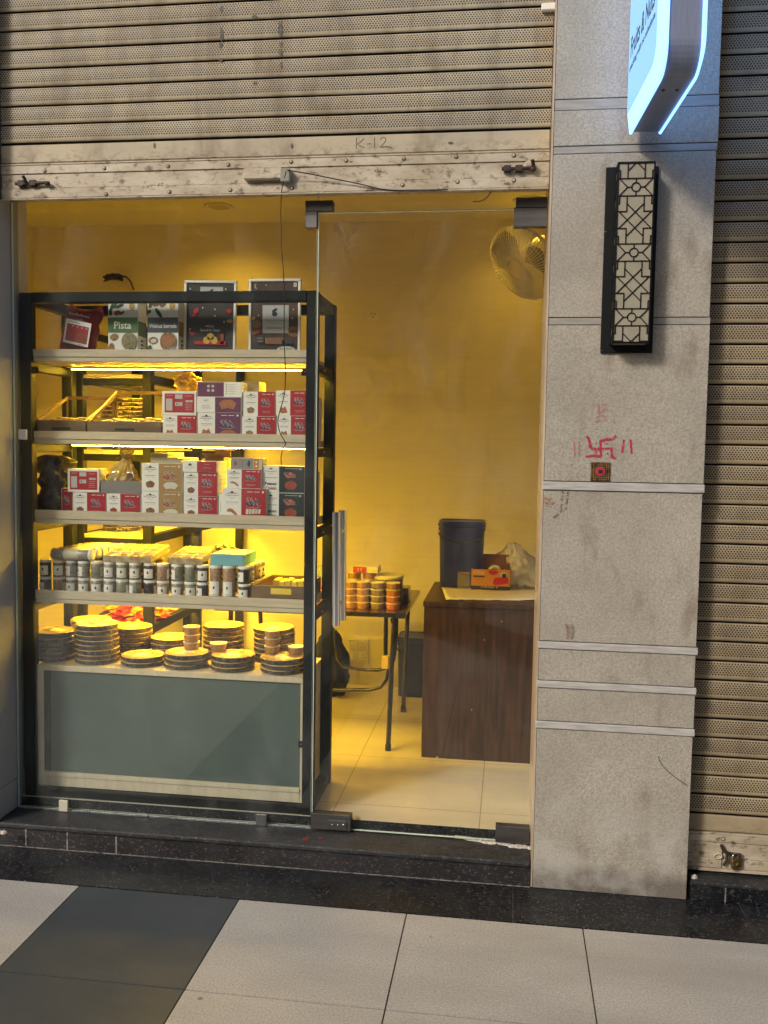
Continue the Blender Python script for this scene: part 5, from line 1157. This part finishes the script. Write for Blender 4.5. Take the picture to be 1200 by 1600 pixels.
a = at(597, 1044, .915); b_ = at(608, 1025, .915); MB().rbox(a.x, b_.x, .90, .935, a.z, b_.z, .003).build('yellow_clip', mat('yellow_plastic', (.55, .42, .1), .4), tb)
# tubs on table
GTT = 'stacked snack tubs on the folding table'
for i, (px, col) in enumerate(((548, 'y'), (566, 'y'), (589.5, 'g'), (613.5, 'r'))):
    xx = at(px, 930, .93).x
    for l in range(4): tub(col if not (i == 3 and l == 3) else 'y', xx, .94 + .004 * (i % 2), TZ + .0008 + l * .0318, .0345, .0312, 'lidded snack tub, %s layer of the %s front stack on the folding table' % (ordn(l), ordn(i)), GTT)
for i, px in enumerate((530, 553, 577)):
    xx = at(px, 910, 1.03).x
    for l in range(5): tub('y', xx, 1.035, TZ + .0008 + l * .0318, .0345, .0312, 'lidded snack tub, %s layer of the %s rear stack on the folding table' % (ordn(l), ordn(i)), GTT)
bt = thing('round_snack_tin', 'wide round yellow snack tin with a flat lid behind the tub stacks', 'tin', (at(605, 905, 1.06).x, 1.08, TZ + .0008))
cx_ = at(605, 905, 1.08).x; zz = at(605, 897, 1.08).z
MB().lathe((cx_, 1.08, TZ + .0008), [(.075, 0), (.077, .003), (.077, zz - TZ - .02)], 32).build('body', M_TUB3, bt); MB().lathe((cx_, 1.08, zz - .0185), [(.079, 0), (.08, .002), (.08, .014), (.076, .017), (.06, .0175)], 32).build('lid', P['cream'], bt)
zz5 = TZ + .0008 + 5 * .0318
custom_box('red_carton', 551, 591, 886, 902, .99, .09, zz5, lambda c: (c.nx(), c.rect(0, .55, 0, 1, PI_['red']), c.nx(), [c.ell(u, v, .03, .09, PI_['film'], 8) for u in (.2, .32) for v in (.35, .65)]), 'red and cream snack carton lying on the rear tub stacks', side='cream')
# left things on table seen past the post
gl_ = thing('clear_lid_box', 'clear greenish lidded food box on the table seen past the display post', 'box', (at(508, 880, 1.1).x, 1.12, zz5 - .03))
cx_ = at(508, 885, 1.1).x
MB().rbox(cx_ - .05, cx_ + .05, 1.08, 1.17, TZ + .0008, TZ + .1, .004).build('body', M_TUB2, gl_); MB().rbox(cx_ - .055, cx_ + .055, 1.075, 1.175, TZ + .101, TZ + .17, .012).build('lid', mk_film('green_clear', (.35, .5, .25), .35, .1), gl_)
# box near right end (green lid) 
MB_ = MB().rbox(at(628, 930, 1.2).x - .02, at(640, 930, 1.2).x, 1.15, 1.25, TZ + .0008, TZ + .07, .003); tag(MB_.build('food_box', M_TUB3, origin=(-.5, 1.2, TZ)), 'low dark food box at the right edge of the folding table', 'box')
# bag on floor under table
tag(sack('backpack', (at(514, 1085, 1.72).x, 1.74, ZF + .001), at(530, 985, 1.72).z - ZF, [(0, .08), (.3, .10), (.7, .085), (.9, .05), (1, .02)], .3, 41., mat('dark_navy_fabric', (.012, .014, .022), .7, bump=.4, bs=80), fold=.6), 'dark fabric bag slumped on the floor under the folding table', 'bag')
# wall sockets
so = thing('wall_socket', 'double wall socket plate low on the back wall behind the table', 'socket', tuple(at(560, 1018, YB)))
a = at(545, 1036, YB - .008); b_ = at(576, 1000, YB - .008); MB().rbox(a.x, b_.x, YB - .009, YB - .0005, a.z, b_.z, .002).build('plate', M_CREAMP, so)
for px in (555, 566.5):
    for py in (1009, 1026):
        q = at(px, py, YB - .0095); MB().rbox(q.x - .017, q.x + .017, YB - .0125, YB - .0092, q.z - .024, q.z + .024, .002).build('module', M_CREAMP, so)
        mb = MB()
        if px > 560:
            for dx, dz in ((0, .012), (-.008, -.006), (.008, -.006)): mb.T = Matrix.Translation((q.x + dx, YB - .0126, q.z + dz)) @ Matrix.Rotation(PI / 2, 4, 'X'); mb.lathe((0, 0, 0), [(.0035, 0), (.0035, .0006)], 8)
            mb.build('socket_hole', M_INK, so)
so2 = thing('wall_box', 'small round wiring cover high on the yellow back wall', 'cover', tuple(at(583, 492, YB)))
q = at(583, 492, YB - .001); mb = MB(); mb.T = Matrix.Translation(q) @ Matrix.Rotation(PI / 2, 4, 'X'); mb.lathe((0, 0, 0), [(.033, 0), (.033, .002), (.03, .004)], 20); mb.build('plate', M_WALL, so2)
mb = MB(); 
for dx, dz in ((-.012, .008), (.01, .004), (0, -.012)): mb.T = Matrix.Translation(q + Vector((dx, -.0042, dz))) @ Matrix.Rotation(PI / 2, 4, 'X'); mb.lathe((0, 0, 0), [(.004, 0), (.004, .0006)], 8)
mb.build('hole', M_INK, so2)
# wall fan
fc = at(820, 409, 1.50)
nrm = Vector((-.55, -.50, -.55)).normalized()
FT = Matrix.Translation(fc) @ nrm.to_track_quat('Z', 'Y').to_matrix().to_4x4()
fan = thing('wall_fan', 'white wall-mounted fan tilted down, half hidden by the pillar', 'fan', tuple(fc))
def ringpts(r, z, n=48): return [(r * math.cos(2 * PI * k / n), r * math.sin(2 * PI * k / n), z) for k in range(n)]
FR = .205
mb = MB(); mb.T = FT; mb.tube(ringpts(FR, 0), .006, 8, closed=True); mb.tube(ringpts(FR, .012), .004, 6, closed=True); mb.build('rim', M_WHITEP, fan)
mb = MB(); mb.T = FT
for k in range(72):
    a = 2 * PI * k / 72
    mb.tube([(r * math.cos(a + tw), r * math.sin(a + tw), z) for r, z, tw in ((.05, .075, 0), (.12, .07, .05), (.175, .052, .09), (.2, .03, .11), (FR, .01, .12))], .0030, 4)
mb.tube(ringpts(.12, .071), .0016, 5, closed=True); mb.tube(ringpts(.175, .053), .0016, 5, closed=True); mb.build('front_grille', M_WHITEP, fan)
mb = MB(); mb.T = FT
for k in range(60):
    a = 2 * PI * k / 60; mb.tube([(r * math.cos(a), r * math.sin(a), z) for r, z in ((.05, -.07), (.12, -.062), (.175, -.045), (FR, -.005))], .0013, 4)
mb.build('rear_grille', M_WHITEP, fan)
mb = MB(); mb.T = FT; mb.lathe((0, 0, .070), [(.052, 0), (.052, .004), (.045, .009), (.02, .011)], 28); mb.build('hub_badge', mat('fan_badge', (.85, .78, .55), .35), fan)
mb = MB(); mb.T = FT
for b3_ in range(3):
    a0 = b3_ * 2 * PI / 3; vs = []
    for i in range(8):
        for j in range(7):
            r = .035 + i * .0215; a = a0 + (j / 6 - .5) * (1.35 * math.sin(PI * (i + 1.6) / 10.5)); vs.append((r * math.cos(a), r * math.sin(a), .02 + .03 * (j / 6 - .5)))
    mb.add(vs, [(i * 7 + j, (i + 1) * 7 + j, (i + 1) * 7 + j + 1, i * 7 + j + 1) for i in range(7) for j in range(6)], 0, True)
bl = mb.build('blade', mat('fan_blade', (.30, .29, .27), .4), fan); sm = bl.modifiers.new('t', 'SOLIDIFY'); sm.thickness = .002
mb = MB(); mb.T = FT; mb.lathe((0, 0, -.19), [(.03, 0), (.052, .012), (.06, .05), (.062, .115), (.05, .12), (.02, .175)], 28); mb.build('motor_housing', M_WHITEP, fan)
back = FT @ Vector((0, 0, -.15)); wallp = Vector((back.x + .06, YB - .02, back.z + .02))
mb = MB(); mb.tube([back, back + Vector((.03, .12, .0)), wallp], .016, 10); mb.rbox(wallp.x - .05, wallp.x + .05, YB - .04, YB - .001, wallp.z - .09, wallp.z + .09, .006); mb.build('wall_bracket', M_WHITEP, fan)
# ceiling downlights
for px, py, nm in ((342, 322, 'left recessed ceiling downlight above the display stand'), (826, 312, 'right recessed ceiling downlight above the door')):
    q = atz(px, py, ZC); t = thing('ceiling_downlight', nm, 'ceiling light', (q.x, q.y, ZC), 'recessed ceiling downlights')
    MB().lathe((q.x, q.y, ZC - .006), [(.075, .0055), (.08, .003), (.062, 0), (.06, .005)], 28).build('trim_ring', M_WHITEP, t)
    MB().lathe((q.x, q.y, ZC - .0045), [(.059, 0), (.059, .004)], 28).build('lens', M_DOWN, t)
    dl = bpy.data.lights.new('downlight', 'SPOT'); dl.energy = 26 if px < 600 else 13; dl.color = (1, .57, .04); dl.spot_size = R_(150); dl.spot_blend = .9; dl.shadow_soft_size = .05
    lo_ = bpy.data.objects.new('downlight_fill_spot', dl); COL.objects.link(lo_); lo_.parent = t; lo_.location = (0, 0, -.012)  # warm fill spot added below the fixture; its lens gives no light

# opposite colonnade pillar with its own lantern (mirrored faintly in the door glass)
ox = at(712, 585, 4.15).x
op = thing('stone_pillar', 'plastered arcade pillar opposite the shop, behind the viewer', 'pillar', (ox, -4.4, 0))
MB().rbox(ox - .27, ox + .27, -4.7, -4.17, 0, 5, .004).build('shaft', M_PLASTER, op)

# ================================================================== SIGN, LANTERN, MARKS, CABLES
sg = thing('lightbox_sign', 'glowing blue-white blade sign reading Fruits & Nuts above the wall lantern', 'sign', (.4, -.2, 2.53))
ST = Matrix.Translation((.356 + .0, -.2, 2.528)) @ Matrix.Rotation(R_(3.3), 4, 'Z')
WS, HS, TS = .515, 1.0, .086          # reach from wall, height, thickness
def rrect(in_, r1, r2):
    """outline (y,z) : wall side at y=0, street side y=-WS"""
    pts = []
    for (cy, cz, r, a0) in ((-(in_ + r2), in_ + r2, r2, -PI / 2), (-(in_ + r2), HS - in_ - r2, r2, 0), (-(WS - in_ - r1), HS - in_ - r1, r1, PI / 2), (-(WS - in_ - r1), in_ + r1, r1, PI)):
        for k in range(9):
            a = a0 + PI / 2 * k / 8; pts.append((cy + r * math.cos(a), cz + r * math.sin(a)))
    return pts
def plate(mb, xs_ins, r1=.075, r2=.012, m=0):
    rings = [[(x, y, z) for y, z in rrect(i_, max(r1 - i_ * .3, .012), r2)] for x, i_ in xs_ins]; n = len(rings[0]); vs = [p for r in rings for p in r]
    fs = [(i * n + k, i * n + (k + 1) % n, (i + 1) * n + (k + 1) % n, (i + 1) * n + k) for i in range(len(rings) - 1) for k in range(n)]
    fs.append(list(range(n))[::-1]); fs.append([(len(rings) - 1) * n + k for k in range(n)]); mb.add(vs, fs, m, False)
mb = MB(); mb.T = ST; plate(mb, [(0, .006), (TS, .006)]); mb.build('housing', mat('alu_housing_blue_glow', (.27, .31, .42), .4, .35, c2=(.22, .25, .36), ns=60, sc=(6, .2, .2)), sg)  # the sign's blue glow is put into the housing's base colour
mb = MB(); mb.T = ST; plate(mb, [(-.0002, 0), (-.006, 0), (-.022, .045)]); 
lf = mb.build('acrylic_face', M_SIGNR, sg)
mb = MB(); mb.T = ST; plate(mb, [(-.0222, .047), (-.0232, .048)]); mb.build('face_panel', M_SIGN, sg)
mb = MB(); mb.T = ST; plate(mb, [(TS + .0002, 0), (TS + .006, 0), (TS + .022, .045)]); mb.build('acrylic_face', M_SIGNR, sg)
mb = MB(); mb.T = ST
c = Card(mb, (-.0236, -.055, .155), (0, -.40, 0), (0, 0, .40), (-1, 0, 0)); c.text('Fruits & Nuts', .5, .20, .88, 0, .15, shear=.1, bold=.02); mb.build('lettering', M_INK, sg)
mb = MB(); mb.T = ST; c.mb = mb; c.text('snacking with no substitute', .5, .05, .94, 0, .065, shear=.15, bold=.03); mb.build('tagline', M_INK, sg)
mb = MB(); mb.T = ST; c.mb = mb
c.ell(.5, .62, .12, .17, 0, 18); c.poly([(.5, .8), (.62, .98), (.86, .94), (.7, .82)], 0)
mb.build('logo', M_INK, sg)
mb = MB(); mb.T = ST; 
for zz in (.3, .8): mb.tube([(TS / 2, -.02, zz), (TS / 2, .046, zz)], .012, 10)
mb.build('wall_arm', M_STEEL, sg)
mb = MB(); mb.T = ST
for xx, yy in ((.022, -.36), (.06, -.36)): mb.lathe((xx, yy, .0035), [(.005, 0), (.005, .004)], 8)
mb.build('screw', M_RUST, sg)

ln = thing('wall_lantern', 'tall black lattice wall lantern with cream panels on the pillar', 'lantern', (.37, -.155, 1.84))
LZ0, LZ1 = 1.842, 2.441
MB().rbox(.285, .4515, -.1655, -.1555, LZ0, LZ1, .0015).build('back_plate', M_FRAME, ln)
bx0, bx1, by, bz0, bz1 = .316, .4285, -.238, 1.868, 2.431
MB().rbox(bx0, bx1, by, -.166, bz0, bz1, .001).build('diffuser', mat('cream_acrylic', (.36, .33, .25), .35, c2=(.31, .28, .21), ns=12), ln)
def lattice(mb, f, wd=.0032, dep=.0022):
    """f(u, v) -> point on face; u 0..1 across, v 0..V along (in widths)"""
    W_ = 1.; V = (bz1 - bz0) / (bx1 - bx0)
    segs = []
    per = 1.812; c0 = V - .67
    for k in range(-1, 4):
        v0 = c0 - k * per
        segs += [((.03, v0 + .24), (.97, v0 + .24)), ((.03, v0 - .24), (.97, v0 - .24)), ((.5, v0 + .12), (.5, v0 + .24)), ((.5, v0 - .12), (.5, v0 - .24)), ((.38, v0), (.27, v0)), ((.62, v0), (.73, v0))]
        for sx in (-1, 1):
            for sy in (-1, 1): segs.append(((.5 + sx * .23, v0), (.5 + sx * .46, v0 + sy * .24)))
        segs += [((.5 + .12 * math.cos(PI / 8 * j), v0 + .12 * math.sin(PI / 8 * j)), (.5 + .12 * math.cos(PI / 8 * (j + 1)), v0 + .12 * math.sin(PI / 8 * (j + 1)))) for j in range(16)]
        v1 = v0 - per / 2
        for sx in (-1, 1):
            for sy in (-1, 1):
                segs += [((.5 + sx * .22, v1 + sy * .44), (.5 - sx * .45, v1 - sy * .235)), ((.5 + sx * .235, v1 + sy * .235), (.5 + sx * .5, v1 + sy * .235)), ((.5 + sx * .235, v1 + sy * .235), (.5 + sx * .235, v1 + sy * .666)),
                         ((.5 + sx * .44, v1 + sy * .666), (.5 + sx * .44, v1 + sy * .45)), ((.5 + sx * .44, v1 + sy * .45), (.5 + sx * .5, v1 + sy * .45))]
    segs += [((0, .008), (1, .008)), ((0, V - .012), (1, V - .012)), ((.012, 0), (.012, V)), ((.988, 0), (.988, V))]
    for (a, b_) in segs:
        (ua, va), (ub, vb) = a, b_
        if vb < va: ua, va, ub, vb = ub, vb, ua, va
        if vb <= 0 or va >= V: continue
        if va < 0: t = (0 - va) / (vb - va); ua += (ub - ua) * t; va = 0
        if vb > V: t = (V - va) / (vb - va); ub = ua + (ub - ua) * t; vb = V
        p, q, N = f(ua, va), f(ub, vb), f(None, None)
        d = (q - p); 
        if d.length < 1e-5: continue
        d.normalize(); s_ = d.cross(N).normalized() * wd / 2; p = p - d * wd * .35; q = q + d * wd * .35; n_ = N * dep
        mb.add([p + s_, q + s_, q - s_, p - s_, p + s_ + n_, q + s_ + n_, q - s_ + n_, p - s_ + n_], [(4, 5, 6, 7), (0, 1, 5, 4), (2, 3, 7, 6), (1, 2, 6, 5), (0, 4, 7, 3)], 0)
LW = bx1 - bx0
mb = MB(); lattice(mb, lambda u, v: Vector((0, -1, 0)) if u is None else Vector((bx0 + u * LW, by - .0003, bz0 + v * LW)))
DP = -.166 - by
lattice(mb, lambda u, v: Vector((-1, 0, 0)) if u is None else Vector((bx0 - .0003, by + (1 - u) * DP, bz0 + v * LW)), .003)
lattice(mb, lambda u, v: Vector((1, 0, 0)) if u is None else Vector((bx1 + .0003, by + u * DP, bz0 + v * LW)), .003)
mb.rbox(bx0 - .002, bx1 + .002, by - .0025, -.166, bz1 + .0003, bz1 + .004, .001); mb.box(bx0, bx1, by, by + .006, bz0 - .003, bz0 - .0003); mb.box(bx0, bx0 + .004, by + .006, -.166, bz0 - .003, bz0 - .0003); mb.box(bx1 - .004, bx1, by + .006, -.166, bz0 - .003, bz0 - .0003)
mb.build('lattice', M_FRAME, ln)
for px, py in ((946, 362), (941, 548)):
    q = at(px, py, -.166); mb = MB(); mb.T = Matrix.Translation(q) @ Matrix.Rotation(PI / 2, 4, 'X'); mb.lathe((0, 0, 0), [(.0025, 0), (.0025, .001)], 8); mb.build('screw', M_CHROME, ln)

lc = clone(ln, (ox, -4.17, 1.80), 'lattice wall lantern on the arcade pillar opposite the shop', PI)
# painted marks
def strokes(name, lst, wd, m, label, cat, seed=1, Y=-.1572, extra=()):
    mb = MB(); rnd = random.Random(seed); allp = []
    for pts in lst:
        P3 = [at(x, y, Y) for x, y in pts]; fine = []
        for a, b_ in zip(P3, P3[1:]):
            n = max(2, int((b_ - a).length / .0022))
            fine += [a.lerp(b_, k / n) for k in range(n)]
        fine.append(P3[-1]); allp += fine
        vs = []
        for i, p in enumerate(fine):
            d = (fine[min(i + 1, len(fine) - 1)] - fine[max(i - 1, 0)]).normalized(); s_ = Vector((-d.z, 0, d.x)) * wd * .5
            vs += [p + s_ * (1 + rnd.uniform(-.45, .3)), p - s_ * (1 + rnd.uniform(-.45, .3))]
        fs = [(2 * i, 2 * i + 1, 2 * i + 3, 2 * i + 2) for i in range(len(fine) - 1) if rnd.random() > extra_gap]
        mb.add([v + Vector((0, -.0003 * (len(allp) % 7), 0)) for v in vs], fs)
    c_ = sum(allp, Vector()) / len(allp); o = mb.build(name, m, origin=c_); return tag(o, label, cat)
extra_gap = .08
strokes('painted_symbol', [[(917, 681), (920.7, 689), (922, 697), (924, 701), (931, 702), (939, 701)], [(938, 688), (938.5, 700), (939, 712.6)], [(938, 689), (945, 687), (953, 686.5), (958, 685), (963, 681)], [(939, 701), (947, 701), (954.6, 700), (956, 706), (956, 714), (962, 716.5)], [(939, 712.6), (928, 712), (915, 713.5)]], .0085, M_RED, 'red hand-painted Hindu swastika blessing mark on the pillar', 'painted mark', 3)
strokes('painted_symbol', [[(930.5, 692), (932, 693)], [(947, 693), (949, 694)], [(930, 706.5), (932, 707.5)], [(948, 708), (950, 709)]], .006, M_RED, 'four small red dots around the painted blessing mark', 'painted mark', 4)
for k, (xa, xb, n_) in enumerate(((897, 898, 'outer left'), (905, 905, 'inner left'), (975, 972, 'inner right'), (985, 987, 'outer right'))):
    strokes('painted_stroke', [[(xa, 690 if k < 2 else 687), (xb, 713 if k < 2 else 709)]], .0075 if k > 1 else .0055, M_RED if k > 1 else M_REDF, '%s vertical red stroke beside the blessing mark' % n_, 'painted mark', 7 + k)
extra_gap = .3
strokes('painted_symbol', [[(932, 634), (941, 632), (949, 634)], [(934, 640), (936, 646), (944, 641), (950, 640)], [(931, 652), (938, 649), (945, 651), (948, 658)], [(930, 659), (938, 657)], [(958, 658), (961, 660)], [(936, 632), (935, 645)]], .006, M_REDF, 'faded red painted symbol above the blessing mark', 'painted mark', 15)
# ornate square
oq = thing('ornate_tile', 'small square brass filigree ornament with a red centre under the blessing mark', 'ornament', tuple(at(938, 737, -.157)))
a = at(922.5, 751, -.1572); b_ = at(953.5, 722.5, -.1572); W_ = b_.x - a.x
mb = MB(); mb.rbox(a.x, b_.x, -.161, -.1568, a.z, b_.z, .001)
for i in range(9):
    for j in range(9):
        if abs(i - 4) < 3 and abs(j - 4) < 3 and (i - 4) ** 2 + (j - 4) ** 2 < 8: continue
        mb.T = Matrix.Translation((a.x + W_ * (i + .5) / 9, -.161, a.z + (b_.z - a.z) * (j + .5) / 9)) @ Matrix.Rotation(PI / 2, 4, 'X'); mb.lathe((0, 0, 0), [(.0033, 0), (.0026, .0016), (.001, .0024)], 7); mb.T = None
mb.build('filigree', M_BRASS, oq)
cc_ = Vector(((a.x + b_.x) / 2, -.1612, (a.z + b_.z) / 2)); mb = MB(); mb.T = Matrix.Translation(cc_) @ Matrix.Rotation(PI / 2, 4, 'X'); mb.lathe((0, 0, 0), [(.016, 0), (.016, .0015), (.014, .002)], 20); mb.build('red_disc', M_RED, oq)
MB().rbox(cc_.x - .007, cc_.x + .007, -.1648, -.1633, cc_.z - .006, cc_.z + .006, .0005).build('centre_plate', M_RUST, oq)
# orange scuff under the band
extra_gap = .45
strokes('paint_scuff', [[(850, 778), (858, 780), (864, 778)], [(849, 784), (860, 786), (866, 784)], [(853, 790), (862, 791)]], .007, mat('orange_scuff', (.42, .22, .13), .8), 'faint orange rubbed paint patch on the pillar under the marble band', 'painted mark', 22)
strokes('stain_run', [[(887, 766), (886, 778), (884, 796)], [(879, 767), (877, 785), (876, 800)], [(872, 803), (868, 806), (862, 810)]], .006, mat('brown_run', (.24, .15, .09), .8), 'brown dried drip stains running down below the marble band', 'stain', 23)
strokes('stain_run', [[(884, 975), (887, 985), (886, 998)], [(893, 975), (895, 985), (891, 998)], [(889, 978), (891, 995)]], .010, mat('pale_brown_run', (.32, .25, .18), .8), 'pale brown stain on the pillar above the third marble band', 'stain', 24)

# cables
def cable(pts, r, name, label):
    P3 = [Vector(p) for p in pts]; fine = []
    for i in range(len(P3) - 1):
        p0 = P3[max(i - 1, 0)]; p1 = P3[i]; p2 = P3[i + 1]; p3 = P3[min(i + 2, len(P3) - 1)]
        for k in range(6):
            t = k / 6; fine.append(.5 * ((2 * p1) + (p2 - p0) * t + (2 * p0 - 5 * p1 + 4 * p2 - p3) * t * t + (3 * p1 - p0 - 3 * p2 + p3) * t ** 3))
    fine.append(P3[-1]); mb = MB(); mb.tube(fine, r, 7); return tag(mb.build(name, M_WIRE, origin=P3[0]), label, 'cable')
cable([at(447, 268, -.116), at(443, 284, -.112), at(440, 300, -.09)] + [at(x, y, -.022) for x, y in ((439, 330), (440, 380), (443, 430), (444, 480), (444, 530), (446, 580), (445, 610), (441, 630), (434.5, 655), (437, 675), (444, 688), (446, 694), (441, 705), (439, 716), (440, 728))], .0017, 'hanging_cable', 'thin black cable hanging down in front of the glass panel')
cable([at(449, 266, -.117), at(480, 271, -.112), at(520, 279, -.105), at(560, 287, -.098), at(600, 296, -.092), at(650, 298, -.09), at(700, 296.5, -.088)], .002, 'loose_cable', 'black cable drooping sideways along the bottom rail of the rolled shutter')
cable([at(769, 292, -.07), at(766, 302, -.06), at(758, 311, -.055), at(748, 315, -.055), at(739, 315, -.055)], .0018, 'loose_cable', 'short black wire end curling below the shutter rail near the door hinge')
for o in bpy.data.objects:
    if '_o' in o: del o['_o']
